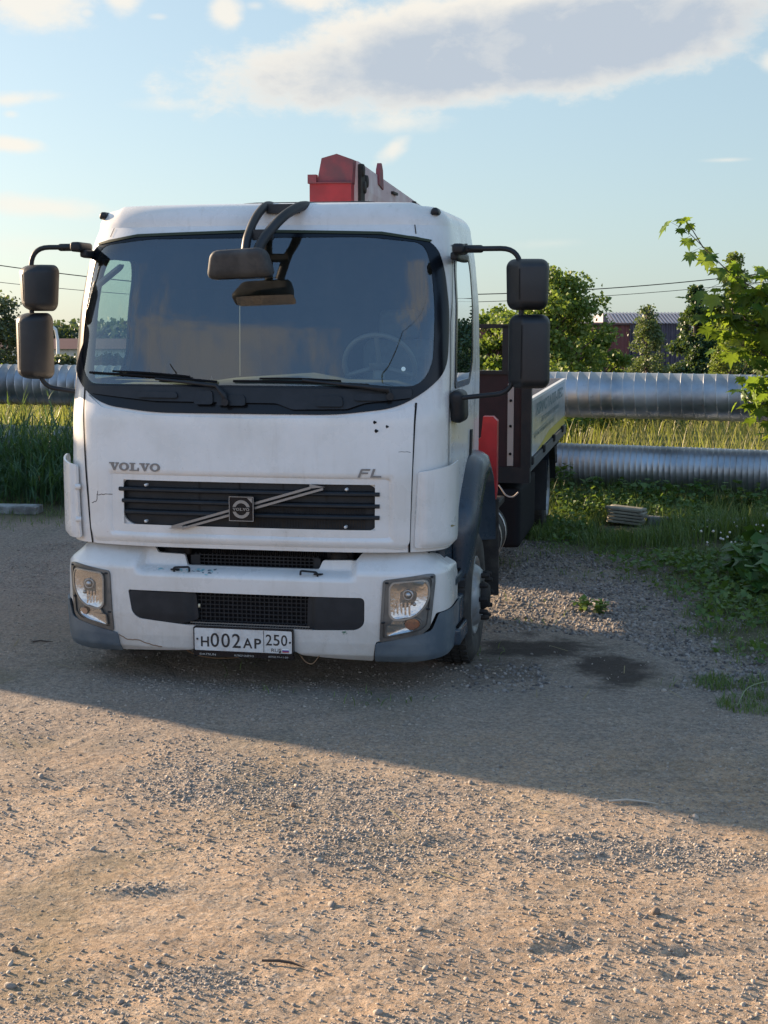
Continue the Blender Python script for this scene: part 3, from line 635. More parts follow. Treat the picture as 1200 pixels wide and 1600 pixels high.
# emblem: square plate, ring, arrow, crossbar with letters
em = G(); em.prism(rpoly([(-.072, 1.038), (.078, 1.038), (.078, 1.184), (-.072, 1.184)], .008, 3), lambda x, z: C(x, z, .045), (0, .03, 0)); emo = em.build('emblem', M['gloss_black'], gri)
def ring(g, c, r0, r1, F3, n=36, a0=0, a1=2*PI, d=.006):
    A = np.linspace(a0, a1, n+1)
    for p, q in zip(A[:-1], A[1:]):
        g.prism([(c[0]+r0*math.cos(p), c[1]+r0*math.sin(p)), (c[0]+r1*math.cos(p), c[1]+r1*math.sin(p)), (c[0]+r1*math.cos(q), c[1]+r1*math.sin(q)), (c[0]+r0*math.cos(q), c[1]+r0*math.sin(q))], F3, (0, d, 0))
g = G(); ef = lambda x, z: C(x, z, .050)
for (a, b) in (((-.072, 1.038), (.078, 1.042)), ((-.072, 1.180), (.078, 1.184)), ((-.072, 1.042), (-.068, 1.180)), ((.074, 1.042), (.078, 1.180))): g.prism([a, (b[0], a[1]), b, (a[0], b[1])], ef, (0, .005, 0))
ring(g, (.003, 1.109), .036, .054, ef); g.prism([(.040, 1.176), (.070, 1.176), (.070, 1.146)], ef, (0, .005, 0))
g.build('emblem_ring', M['badge'], emo)
g = G(); g.prism([(-.056, 1.095), (.062, 1.095), (.062, 1.123), (-.056, 1.123)], lambda x, z: C(x, z, .052), (0, .004, 0)); g.build('emblem_band', M['gloss_black'], emo)
# slab-serif letters, built by hand
def letters(g, x0, z0, hgt, wid, F3, d=(0, .006, 0)):
    """V O L V O in wide slab serifs, each cell 1 wide"""
    cell = wid/5.0
    def poly(P, ox): g.prism([(x0+(ox+p[0])*cell, z0+p[1]*hgt) for p in P], F3, d)
    def Vv(ox):
        poly([(.16, .86), (.42, .86), (.56, .28), (.47, 0)], ox); poly([(.47, 0), (.56, .28), (.76, .86), (.88, .86), (.60, 0)], ox)
        poly([(.02, .84), (.52, .84), (.52, 1), (.02, 1)], ox); poly([(.66, .84), (.98, .84), (.98, 1), (.66, 1)], ox)
    def Oo(ox):
        A = np.linspace(0, 2*PI, 21)
        for p, q in zip(A[:-1], A[1:]):
            def e(r, a, rx, ry): return (.5+rx*math.cos(a), .5+ry*math.sin(a))
            poly([e(0, p, .26, .34), e(0, p, .48, .52), e(0, q, .48, .52), e(0, q, .26, .34)], ox)
    def Ll(ox):
        poly([(.20, .14), (.44, .14), (.44, .86), (.20, .86)], ox); poly([(.06, .86), (.60, .86), (.60, 1), (.06, 1)], ox)
        poly([(.06, 0), (.94, 0), (.94, .14), (.06, .14)], ox); poly([(.80, .14), (.94, .14), (.94, .42), (.86, .42)], ox)
    Vv(0); Oo(1); Ll(2.0); Vv(3); Oo(4)
g = G(); letters(g, -.048, 1.101, .016, .102, lambda x, z: C(x, z, .054), (0, .002, 0)); g.build('emblem_letters', M['badge'], emo)
g = G(); letters(g, -.845, 1.316, .048, .335, lambda x, z: C(sx(x), z, .018)); g.build('name_letters', M['badge_letters'], lid)
g = G(); fl = lambda x, z: C(sx(x+.12*(z-1.30)), z, .018)
for P in ([(.69, 1.305), (.703, 1.305), (.715, 1.352), (.702, 1.352)], [(.704, 1.345), (.755, 1.345), (.757, 1.355), (.706, 1.355)], [(.700, 1.326), (.745, 1.326), (.747, 1.335), (.702, 1.335)],
          [(.762, 1.305), (.775, 1.305), (.785, 1.355), (.772, 1.355)], [(.774, 1.305), (.825, 1.305), (.823, 1.315), (.776, 1.315)]): g.prism(P, fl, (0, .006, 0))
g.build('model_letters', M['badge_letters'], lid)
# old bolt holes, crack, scratches
for (x, z, r) in ((.785, 1.625, .011), (.855, 1.600, .010), (.795, 1.575, .012)):
    g = G(); c = C(sx(x), z, .0125); A = np.linspace(0, 2*PI, 11)[:-1]; g.add([(c.x+r*math.cos(a), c.y-.003, c.z+r*math.sin(a)*(.8+.3*math.cos(3*a))) for a in A], [tuple(range(10))]); g.build('bolt_hole', M['seam'], lid)
def crackline(name, pts, r, F3, m, parent):
    g = G(); P = []
    for a, b in zip(pts[:-1], pts[1:]):
        for k in range(4):
            t = k/4; P.append((a[0]+(b[0]-a[0])*t+random.uniform(-.004, .004), a[1]+(b[1]-a[1])*t+random.uniform(-.004, .004)))
    P.append(pts[-1]); g.tube([F3(*p) for p in P], r, 5); return g.build(name, m, parent)
crackline('crack', [(sx(-.775), 1.165), (sx(-.87), 1.17), (sx(-.93), 1.16), (sx(-.94), 1.12), (sx(-.97), 1.11)], .0022, lambda s, z: lidF()(s, z), M['seam'], lid)
crackline('crack', [(sx(-.93), 1.16), (sx(-.925), 1.185)], .0018, lambda s, z: lidF()(s, z), M['seam'], lid)
crackline('crack', [(sx(.92), 1.455), (sx(.985), 1.45)], .0014, lambda s, z: lidF()(s, z), M['seam'], lid)
# ---- corner air deflectors
for sg in (-1, 1):
    a, b = (sx(1.03), sy(.40)) if sg > 0 else (sx(1.075), sy(.36))
    O_ = rpoly([(a-.02, .885), (b-.05, .885), (b, .97), (b, 1.36), (b-.03, 1.385), (a, 1.335)], [.02, .06, .05, .02, .02, .02], 5)
    def df(s, z, sg=sg, a=a):
        q = sst((abs(s)-a)/.03); r_ = sst((z-.885)/.03)
        return C(s, z, .012+.030*q*(.4+.6*r_)+(.004 if sg > 0 else .018))
    dfl = patch('air_deflector', O_ if sg > 0 else mir(O_), df, M['white'], T, step=.02, depth=(-sg*.008, .014, 0))
    for z in ((1.20, 1.0) if sg < 0 else ()):
        g = G(); p = C(sg*(a-.015), z, .012); g.tube([p, p+Vector((sg*.03, -.01, 0))], .017, 12); g.build('peg', M['white'], dfl)
g = G(); p = C(sx(1.17), 1.0, .052); g.add([p+Vector(v) for v in ((-.02, -.002, 0), (.0, -.004, .012), (.02, -.002, .006), (.0, -.003, -.002))], [(0, 1, 2, 3)]); g.build('paint_chip', M['olive'], dfl)
# ---- mirrors: arms and housings on both sides, then the kerb mirror over the windscreen
def mirror_side(sg, xi, xo, ztop, zbot, uc, lc, uy, rot):
    g = G(); y = .36
    g.tube(arc_path([(xi+.02*sg, .42, ztop), (xi+.10*sg, .38, ztop), (xo, y, ztop), (xo+.02*sg, y, ztop-.30)], .11, 7), .0155, 12)
    g.tube(arc_path([(xo+.02*sg, y, ztop-.30), (xo+.01*sg, y, 2.2)], .02), .016, 10); arm = g.build('mirror_arm', M['plastic'], T); g = G()
    g.tube(arc_path([(xo-.03*sg, y, zbot+.22), (xo-.03*sg, y, zbot), (xi, .38, zbot-.04)], .10, 7), .0145, 12)
    g.build('mirror_arm', M['plastic'], T)
    g = G(); g.rbox((xi+.03*sg, .42, ztop), (.07, .22, .06), .02); g.rbox((xi+.10*sg, .40, ztop), (.14, .05, .045), .015)
    g.rbox((xi, .62, ztop-.04), (.05, .5, .05), .015); g.build('arm_bracket', M['plastic'], arm)
    g = G(); g.rbox((xi+.02*sg, .47, zbot-.09), (.09, .26, .20), .045, f=lambda x, y_, z: (x, y_+(zbot-.02-z)*.25, z-max(0, (y_-.47))*.0)); g.build('arm_bracket', M['plastic'], arm)
    for (cx, z0, z1, wd, tl, nm) in (uc, lc):
        # the housing: one cross-section of facets, rounded off at top and bottom
        sec = [(1, .07), (1.0, .035), (.97, -.03), (.88, -.066), (.38, -.097), (.33, -.101), (.0, -.104), (-.35, -.10), (-.55, -.085), (-.93, -.005), (-1, .035), (-1, .07)] if sg < 0 else [(1, .07), (1, .03), (.97, -.03), (.90, -.075), (.75, -.095), (.0, -.104), (-.30, -.10), (-.42, -.09), (-.50, -.075), (-.95, .0), (-1, .04), (-1, .07)]
        def f(x, y_, z, cx=cx, z0=z0, z1=z1, tl=tl):
            k = (z-z0)/(z1-z0); dx = (x-cx)*(1+tl*(k-.5)); dy = y_-uy; a = rot
            return (cx+dx*math.cos(a)-dy*math.sin(a), uy+dx*math.sin(a)+dy*math.cos(a), z)
        hh = (z1-z0)/2; hwd = wd/2; V = []; rr_ = .055; zs_ = []
        for i in range(9): t = i/8*PI/2; zs_.append((-hh+rr_*(1-math.sin(t)), math.cos(t)))
        zs_ = zs_[::-1]; lev = [(-hh+rr_*(1-math.sin(t)), 1-math.cos(t)) for t in np.linspace(PI/2, 0, 9)]
        lev = lev+[(-z_, c_) for z_, c_ in lev[::-1]]
        ns = 44; t_ = np.linspace(0, len(sec)-1, ns); sp_ = np.array(sec); P2 = np.c_[np.interp(t_, range(len(sec)), sp_[:, 0]), np.interp(t_, range(len(sec)), sp_[:, 1])]
        for _ in range(2): P2[1:-1] = (P2[:-2]+2*P2[1:-1]+P2[2:])/4
        levs = []
        for j, th_ in enumerate(np.linspace(PI/2, 0, 9)): levs.append((-hh+rr_-rr_*math.sin(th_), 1-(1-math.cos(th_))*0 if False else math.cos(th_)))
        levs = levs+[(-z_, c_) for z_, c_ in levs[::-1]]
        for z_, c_ in levs:
            for q_, d_ in P2:
                ins = rr_*(1-c_); qq = q_*(hwd-ins*.9); dd_ = .07+(d_-.07)*(1-.62*(1-c_)); V.append(f(cx+sg*qq, uy+dd_, (z0+z1)/2+z_))
        F = [(i*ns+j, i*ns+j+1, (i+1)*ns+j+1, (i+1)*ns+j) for i in range(len(levs)-1) for j in range(ns-1)]; F = F if sg < 0 else [q[::-1] for q in F]
        g = G(); g.add(V, F, True); g.add(V[:ns], [tuple(range(ns))]); g.add(V[-ns:], [tuple(range(ns))[::-1]])
        bk = [V[i*ns] for i in range(len(levs))]+[V[i*ns+ns-1] for i in range(len(levs)-1, -1, -1)]; g.add(bk, [tuple(range(len(bk)))])
        mo = g.build('mirror', M['mirror_plastic'], T)
        g = G(); hw = wd/2-.05; zz0, zz1 = z0+.025, z1-.025
        P = rpoly([(cx-hw, zz0), (cx+hw, zz0), (cx+hw, zz1), (cx-hw, zz1)], .03, 4); g.add([f(x, uy+.0735, z) for x, z in P], [tuple(range(len(P)))]); g.build('mirror_glass', M['mirror_glass'], mo)
        gq = .40 if sg < 0 else -.40; g = G(); xx = cx+sg*gq*hwd; g.tube([f(xx, uy-.0975, z0+.06+(z1-z0-.12)*i/6) for i in range(7)], .0022, 5); g.build('mirror_groove', M['seam'], mo)
mirror_side(1, 1.20, 1.585, 2.625, 1.79, (1.635, 2.27, 2.565, .245, .06, 'u'), (1.65, 1.815, 2.245, .24, -.02, 'l'), .36, math.radians(6))
mirror_side(-1, -1.10, -1.43, 2.655, 1.80, (-1.395, 2.265, 2.55, .205, .22, 'u'), (-1.435, 1.845, 2.255, .195, 0, 'l'), .36, math.radians(-14))
g = G()
for (P, r) in (([(.045, .70, 2.90), (.05, .42, 2.90), (.035, .22, 2.80), (.03, .08, 2.68), (.03, .04, 2.60)], .026), ([(.30, .70, 2.89), (.27, .42, 2.895), (.20, .22, 2.81), (.13, .08, 2.68), (.10, .04, 2.60)], .030)):
    g.tube(arc_path(P, .2, 5), r, 12)
    V0 = len(g.v)
g.box(.06, .26, .40, .45, 2.845, 2.90); g.box(.05, .17, .12, .16, 2.675, 2.735)
fm = g.build('front_mirror_bracket', M['mirror_plastic'], T)
g = G()
def ff(x, y, z):
    k = (z-2.54)/.09; x2 = .055+(x-.055)*(1-.13*k)
    a = math.radians(8); return (x2-.02, y-.04*k, z+(x-.055)*.05)
g.rbox((.03, 0, 2.535), (.355, .15, .165), .045, 11, ff); hm = g.build('front_mirror', M['dusty'], T)
g = G(); g.add([ff(x, y, 2.449) for x, y in rpoly([(-.11, -.05), (.22, -.05), (.22, .06), (-.11, .06)], .03)], [tuple(range(24))]); g.build('mirror_glass', M['mirror_glass'], hm)
# ---- wipers
def wiper(pv, elbow, tip, b0, b1):
    g = G(); q = lambda p, o: C(sx(p[0]), p[1], o)
    g.tube([q(pv, .035), q((pv[0]-.01, pv[1]+.04), .06), q(elbow, .06), q(((elbow[0]+tip[0])/2, (elbow[1]+tip[1])/2), .045), q(tip, .035)], [.016, .02, .014, .010, .008], 8)
    g.tube([q(pv, .02), q(pv, .07)], .022, 10); a = g.build('wiper', M['plastic'], T)
    g = G(); n = 14; g.tube([q((b0[0]+(b1[0]-b0[0])*i/n, b0[1]+(b1[1]-b0[1])*i/n+.006*math.sin(PI*i/n)), .022) for i in range(n+1)], .008, 6)
    g.tube([q((b0[0]+(b1[0]-b0[0])*(.2+.6*i/n), b0[1]+(b1[1]-b0[1])*(.2+.6*i/n)+.02+.006*math.sin(PI*i/n)), .03) for i in range(n+1)], .006, 6)
    g.build('wiper_blade', M['seam'], a)
wiper((-.10, 1.735), (-.16, 1.83), (-.55, 1.865), (-1.0, 1.895), (-.17, 1.85))
wiper((.86, 1.775), (.72, 1.83), (.35, 1.865), (-.07, 1.855), (.74, 1.838))
# ---- roof pieces: hatch, marker lamps
g = G(); g.rbox((.23, 1.05, 2.915), (.84, .62, .05), .02, f=lambda x, y, z: (x, y, z)); g.build('roof_hatch', M['plastic'], T)
for sg in (-1, 1):
    g = G(); g.rbox((sg*1.05, .64, 2.862), (.05, .13, .045), .02, f=lambda x, y, z: (x, y, z-abs(x-sg*1.05)*.5+.0)); g.build('roof_marker_lamp', M['plastic'], T)
# ---- bumper
WB, AB, NB = 1.212, .50, 4.2; BS, BX, BY = _tab(AB, WB, NB); B1 = BS[-1]
def bx(x): return math.copysign(float(np.interp(abs(x), BX, BS)), x)
def by(y): return B1+(y-AB)
def bprof(x, z):
    c = float(np.interp(z, [.18, .21, .25, .32, .45, .690, .706, .722, .742, .86], [.11, .065, .028, .012, .0, .006, .016, .045, .115, .150]))
    e = float(np.interp(z, [.18, .21, .25, .32, .45, .735, .755, .80, .835, .86], [.11, .065, .028, .012, .0, .010, .025, .085, .125, .150]))
    k = sst((abs(x)-.625)/.065); return c*(1-k)+e*k
def Bm(s, z, off=0.0):
    def raw(s_):
        a = abs(s_); top = sst((z-.74)/.1)
        if a <= B1: x, y = float(np.interp(a, BS, BX)), float(np.interp(a, BS, BY))
        else: x, y = WB, AB+a-B1
        x0 = x; k = min(1, max(0, (a-.9)/.35)); ins = bprof(min(x0, 1.2), z)
        # the profile is pushed back in front and inwards at the side
        nx = 0 if a < .8 else sst((a-.8)/.6); xx = x-ins*nx*(.95 if z > .7 else .4); yy = y+ins*(1-nx*.6)
        return Vector((math.copysign(xx, s_), yy, z))
    p = raw(s)
    if off:
        t = raw(s+.004)-raw(s-.004); p = p+Vector((t.y, -t.x, 0)).normalized()*off
    return p
def Bf(off): return lambda s, z: Bm(s, z, off)
HLP = [(.842, .705), (1.095, .738), (1.135, .735), (1.105, .42), (1.07, .385), (.822, .335)]
HL = [(bx(x), z) for x, z in rpoly(HLP, [.02, .02, .03, .03, .03, .02], 4)]
LOW = [(bx(x), z) for x, z in rpoly([(-.725, .598), (.735, .598), (.735, .44), (.69, .405), (.40, .395), (-.34, .395), (-.66, .425), (-.70, .46)], [.015, .03, .05, .04, .01, .01, .05, .05], 4)]
BO = [(bx(x), z) for x, z in [(-.805, .212), (-.45, .228), (-.33, .238), (-.30, .262), (.31, .262), (.35, .235), (.5, .222), (.775, .208), (.80, .335)]]
BO += [(bx(1.10), .405), (bx(1.14), .50), (by(.40), .515), (by(.52), .52), (by(.52), .74), (by(.40), .80), (bx(1.16), .845), (bx(1.06), .862), (bx(.70), .848), (bx(.665), .80), (bx(.46), .795), (bx(.44), .742), (bx(-.38), .742), (bx(-.40), .805), (bx(-.57), .81), (bx(-.60), .855), (bx(-1.0), .872), (-bx(1.12), .86), (-by(.40), .80), (-by(.52), .74), (-by(.52), .52), (-by(.40), .515), (-bx(1.14), .50), (-bx(1.10), .405), (bx(-.83), .335)]
BO = rpoly(BO, .012, 2)
bum = patch('bumper', BO, Bf(0), M['white'], T, holes=[LOW], step=.022, zstep=.013, depth=(0, .025, 0))
for sg in (-1, 1):                                                  # grey lower corners run round the side to the steps
    GO = [(bx(.785), .205), (bx(1.0), .20), (bx(1.12), .215), (by(.40), .235), (by(.62), .25), (by(.62), .515), (by(.38), .512), (bx(1.15), .497), (bx(1.115), .40), (bx(1.07), .385), (bx(.80), .328)]
    GO = rpoly(GO, .012, 2); patch('bumper_corner', GO if sg > 0 else mir(GO), Bf(.008 if sg > 0 else .014), M['grey_plastic'], T, step=.022, zstep=.015, depth=(0, .03, 0))
    # headlight
    O_ = HL if sg > 0 else mir(HL); h = patch('headlight', O_, Bf(.004), M['bezel'], T, step=.03, depth=(0, .03, 0), holes=[])
    Fh = lambda x, z, o: Bm(bx(x), z, o)
    # raised rim of the unit
    inner = [(bx(x), z) for x, z in rpoly([(.858, .688), (1.085, .718), (1.115, .712), (1.088, .435), (1.055, .405), (.84, .36)], .02, 4)]
    patch('lamp_rim', O_, Bf(.012), M['bezel'], h, holes=[inner if sg > 0 else mir(inner)], step=.03, depth=(0, .012, 0))
    # main lamp: D-shaped, its bowl set into the unit
    cx, cz, R = .985, .598, .112
    dpts = []
    for a in np.linspace(-PI*.72, PI*.62, 30):
        x, z = cx+R*math.cos(a)*1.0, cz+R*.98*math.sin(a); dpts.append((max(x, .885), z))
    dpts = [(.885, .505), (.885, .66), (.90, .687), (1.075, .702), (1.092, .66), (1.090, .60), (1.07, .55), (1.03, .505), (.98, .482), (.91, .478)]
    dpts = rpoly(dpts, .04, 4)
    def bowl(g, P, c, depth, F3, o):
        n = len(P); L_ = 7; V = []
        for i in range(L_+1):
            t = i/L_; k = 1-t*.86
            for p in P:
                q = (c[0]+(p[0]-c[0])*k, c[1]+(p[1]-c[1])*k); v = F3(q[0]*sg, q[1], o); V.append(v+Vector((0, depth*(1-k*k)*1.0, 0)))
        F = [(i*n+j, i*n+(j+1) % n, (i+1)*n+(j+1) % n, (i+1)*n+j) for i in range(L_) for j in range(n)]+[tuple(range(L_*n, L_*n+n))]
        g.add(V, F, True)
    g = G(); V0 = None
    def Fq(x, z, o): return Bm(bx(x), z, o)
    # flat bezel stands .018 proud so the bowl can recede behind its rim
    bowl(g, dpts, (cx, cz), .018, Fq, .0175)
    g.build('reflector', M['chrome'], h)
    g = G(); p = Fq(cx*sg, cz+.02, .012); g.lathe([(.0, -.008), (.014, -.006), (.018, .0), (.018, .012)], (p.x, p.y-.004, p.z), 'y', 18); g.lathe([(.024, .0), (.030, -.003), (.033, .004)], (p.x, p.y-.002, p.z), 'y', 18)
    p2 = Fq((cx+.035)*sg, cz-.035, .010); g.lathe([(.0, -.006), (.009, -.004), (.012, .006)], (p2.x, p2.y-.004, p2.z), 'y', 12); g.build('bulb', M['steel'], h)
    g = G()                                                          # fluted panes of the reflector
    for i in range(5):
        x = .90+.022*i; g.add([Fq(x*sg, .50+.02*math.sin(i), .014)+Vector((0, .002, 0)), Fq((x+.010)*sg, .50, .0185), Fq((x+.010)*sg, .575, .0175), Fq(x*sg, .575, .012)], [(0, 1, 2, 3)])
    g.build('reflector_flute', M['chrome'], h)
    rimp = [(bx(x), z) for x, z in dpts]; big_ = [(bx(cx+(x-cx)*1.09), cz+(z-cz)*1.09) for x, z in dpts]
    patch('lamp_rim', big_ if sg > 0 else mir(big_), Bf(.0225), mat('lamp_rim_%d' % (sg+1), (.30, .29, .27), .35, metal=.6), h, holes=[rimp if sg > 0 else mir(rimp)], step=.02, depth=(0, .016, 0))
    patch('lamp_lens', rimp if sg > 0 else mir(rimp), Bf(.021), M['lens'], h, step=.04, depth=None)
    # indicator below
    ip = rpoly([(.862, .375), (1.0, .402), (1.045, .425), (1.055, .455), (1.03, .478), (.98, .483), (.90, .468), (.885, .44), (.868, .44)], .02, 4); ic = (1.005, .442)
    g = G(); bowl(g, ip, ic, .012, Fq, .0155); g.build('reflector', M['chrome'], h)
    ipb = [(bx(x), z) for x, z in ip]; patch('indicator_lens', ipb if sg > 0 else mir(ipb), Bf(.0205), M['lens'], h, step=.04, depth=None)
    rz = [(bx(.96+(x-.96)*1.09), .435+(z-.435)*1.14) for x, z in ip]
    patch('lamp_rim', rz if sg > 0 else mir(rz), Bf(.0215), M['bezel'], h, holes=[ipb if sg > 0 else mir(ipb)], step=.02, depth=(0, .014, 0))
    if sg > 0:
        A = np.linspace(0, 2*PI, 19)[:-1]; am = [(bx(1.008+.040*math.cos(a)), .445+.033*math.sin(a)) for a in A]; patch('indicator_bulb', am, Bf(.0195), M['amber'], h, step=.03, depth=None)
    else:
        A = np.linspace(0, 2*PI, 19)[:-1]; am = [(-bx(1.015+.02*math.cos(a)), .448+.02*math.sin(a)) for a in A]; patch('indicator_bulb', am, Bf(.0195), mat('pale_amber', (.45, .25, .16), .3), h, step=.03, depth=None)
    for (x, z) in ((.865, .69), (1.115, .72), (.845, .455), (1.095, .53)):
        g = G(); p = Fq(x*sg, z, .012); g.rbox((p.x, p.y, p.z), (.022, .012, .012), .004, 3); g.build('clip', M['plastic'], h)
# lower intake: box with mesh, blank covers, tread ledge
g = G(); g.box(-.74, .75, .075, .10, .38, .61); ib = g.build('intake', M['seam'], bum)
g = G()
for i in range(27):
    x = -.335+i*.028; g.box(x, x+.006, .062, .070, .41, .60)
for i in range(8):
    z = .415+i*.025; g.box(-.345, .42, .056, .062, z, z+.006)
g.build('intake_mesh', M['plastic'], ib)
for (a, b, sg) in ((-.722, -.30, -1), (.39, .732, 1)):
    if sg < 0: P = [(a, .594), (b, .590), (b+.015, .43), (b-.03, .415), (-.42, .398), (-.655, .428), (-.70, .46)]
    else: P = [(a, .593), (b, .594), (b, .445), (.70, .412), (.43, .385), (.385, .405)]
    P = [(bx(x), z) for x, z in rpoly(P, .02, 4)]
    edge_x = b if sg < 0 else a
    def fb(s, z, sg=sg, ex=edge_x):
        d = (ex-s) if sg < 0 else (s-ex); return Bm(s, z, -.004+.0*d)+Vector((0, .03*(1-sst(d/.06)), 0))
    patch('blank_cover', P, fb, M['plastic'], ib, step=.03, depth=(0, .05, 0))
g = G()
for k, (z, y0_, y1_) in enumerate(((.400, .012, .035), (.412, .035, .058))): g.box(-.36+.02*k, .42-.02*k, y0_, y1_, z-.02, z)
tl = g.build('tread_ledge', M['trim'], ib)
g = G()
for i in range(46):
    x = -.35+i*.0166
    g.box(x, x+.010, .014, .031, .4, .405); g.box(x, x+.010, .038, .056, .412, .417)
g.build('tread_teeth', M['seam'], tl)
g = G(); g.lathe([(0, 0), (.007, .0), (.007, .02), (0, .022)], (-.285, .045, .50), 'z', 10); g.build('bulb', mat('pale_bulb', (.6, .55, .4), .4), ib)
# mouth between lid and bumper: dark box, radiator mesh, side boxes
g = G(); g.box(-1.08, 1.08, .26, .30, .66, .90); g.box(-1.08, 1.08, .17, .26, .66, .70); mo = g.build('radiator_box', M['seam'], T)
g = G()
for i in range(30):
    x = -.345+i*.0262; g.box(x, x+.006, .170, .176, .725, .81)
for i in range(4):
    z = .735+i*.021; g.box(-.35, .43, .162, .169, z, z+.006)
g.box(-.37, -.31, .155, .20, .735, .80); g.box(.40, .44, .155, .2, .735, .80); g.build('radiator_mesh', M['plastic'], mo)
g = G()
for i in range(60):
    x = -.25+i*.0135; g.box(x, x+.004, .215, .222, .80, .875)
g.build('radiator_fin', M['dark'], mo)
for cx in (-.47, .55):
    g = G(); g.lathe([(.0, -.03), (.05, -.03), (.06, 0), (.06, .08)], (cx, .20, .80), 'y', 20); g.rbox((cx, .22, .83), (.17, .06, .09), .02); g.build('horn', M['dark'], mo)
g = G(); g.box(-.80, -.765, .16, .165, .835, .875); g.build('label_tab', M['plate'], mo)
# handles standing on the shelf
for (x, sg) in ((-.435, -1), (.45, 1)):
    g = G(); g.tube(arc_path([(x, .035, .715), (x, .02, .742), (x+.10*sg*-1 if sg < 0 else x-.10, .02, .748), (x+.10*sg*-1 if sg < 0 else x-.10, .02, .722)], .015, 4), .0065, 8)
    g.lathe([(.0, .0), (.028, .0), (.03, -.004), (.0, -.008)], (x, .055, .728), 'z', 14); g.build('tow_cover_handle', M['plastic'], bum)
crackline('scuff', [(-.795, .315), (-.74, .285), (-.68, .288), (-.60, .262), (-.52, .250)], .0035, lambda x, z: Bm(bx(x), z, .001), mat('rusty_scuff', (.22, .14, .09), .8), bum)
def splotch(name, c, n, sz, m, F3):
    g = G()
    for _ in range(n):
        x, z = c[0]+random.gauss(0, sz[0]), c[1]+random.gauss(0, sz[1]); r = random.uniform(.002, .009); A = np.linspace(0, 2*PI, 7)[:-1]
        g.add([F3(x+r*1.8*math.cos(a)*random.uniform(.5, 1.2), z+r*.5*math.sin(a)*random.uniform(.4, 1.2)) for a in A], [tuple(range(6))])
    return g.build(name, m, bum)
splotch('paint_scrape', (-.33, .722), 26, (.09, .006), mat('teal_scrape', (.22, .42, .44), .6), lambda x, z: Bm(bx(x), z, .0015))
splotch('paint_scrape', (-.25, .718), 14, (.07, .004), mat('dark_scrape', (.10, .14, .16), .6), lambda x, z: Bm(bx(x), z, .0022))
splotch('paint_scrape', (.62, .385), 6, (.02, .006), mat('green_scrape', (.04, .14, .09), .6), lambda x, z: Bm(bx(x), z, .0022))
# number plate
PL = lambda x, z: Vector((x, -.022+0*z, z))
g = G(); g.prism(rpoly([(-.303, .243), (.313, .243), (.313, .397), (-.303, .397)], .012, 3), PL, (0, .035, 0)); g.box(-.303, .313, -.018, .012, .218, .243); pl = g.build('number_plate', M['gloss_black'], T)
g = G(); g.prism(rpoly([(-.295, .254), (.305, .254), (.305, .389), (-.295, .389)], .010, 3), lambda x, z: (x, -.024, z), (0, .004, 0)); g.build('plate_face', M['plate'], pl)
g = G(); PF = lambda x, z: (x, -.0255, z)
write(g, 'H', (-.255, .277, -.205, .338), PF, .018); write(g, '0', (-.195, .276, -.142, .362), PF, .006); write(g, '0', (-.128, .276, -.075, .362), PF, .006); write(g, '2', (-.061, .276, -.008, .362), PF, .006)
write(g, 'A', (.006, .277, .064, .338), PF, .018); write(g, 'P', (.076, .277, .118, .338), PF, .018)
for i, ch in enumerate('250'): write(g, ch, (.146+i*.047, .300, .184+i*.047, .366), PF, .008)
write(g, 'RUS', (.180, .262, .241, .283), PF, .004)
for (x, z) in ((-.277, .322), (.295, .322), (.232, .262)): ring(g, (x, z), 0.0001, .0065, PF, 10, d=-.002)
g.box(.1325, .1352, -.0262, -.0245, .256, .387)
g.build('plate_lettering', M['ink'], pl)
for (z0, z1, m) in ((.275, .282, 'white_f'), (.268, .275, 'blue'), (.261, .268, 'red_f')):
    g = G(); g.box(.247, .287, -.0262, -.0245, z0, z1); g.build('flag_stripe', M[m], pl)
g = G(); fr = lambda x, z: (x, -.0192, z)
fi = mat('frame_ink', (.35, .35, .33), .5)
for (tx, bb) in (('DATSUN', (-.265, .223, -.165, .235)), ('КЛЮЧАВТО', (-.05, .223, .07, .235)), ('(8702) 51-11-50', (.16, .223, .28, .235))): g = G(); write(g, tx, bb, fr, .008); g.build('frame_lettering', fi, pl)
# loose wires under the bumper
for P in ([(-.42, .10, .24), (-.34, .08, .20), (-.22, .06, .185), (-.05, .08, .19), (.05, .1, .24)], [(.33, .05, .24), (.38, .02, .195), (.42, .02, .185), (.46, .05, .24)]):
    g = G(); g.tube(arc_path(P, .1, 5), .003, 6); g.build('loose_wire', M['wire'], T)
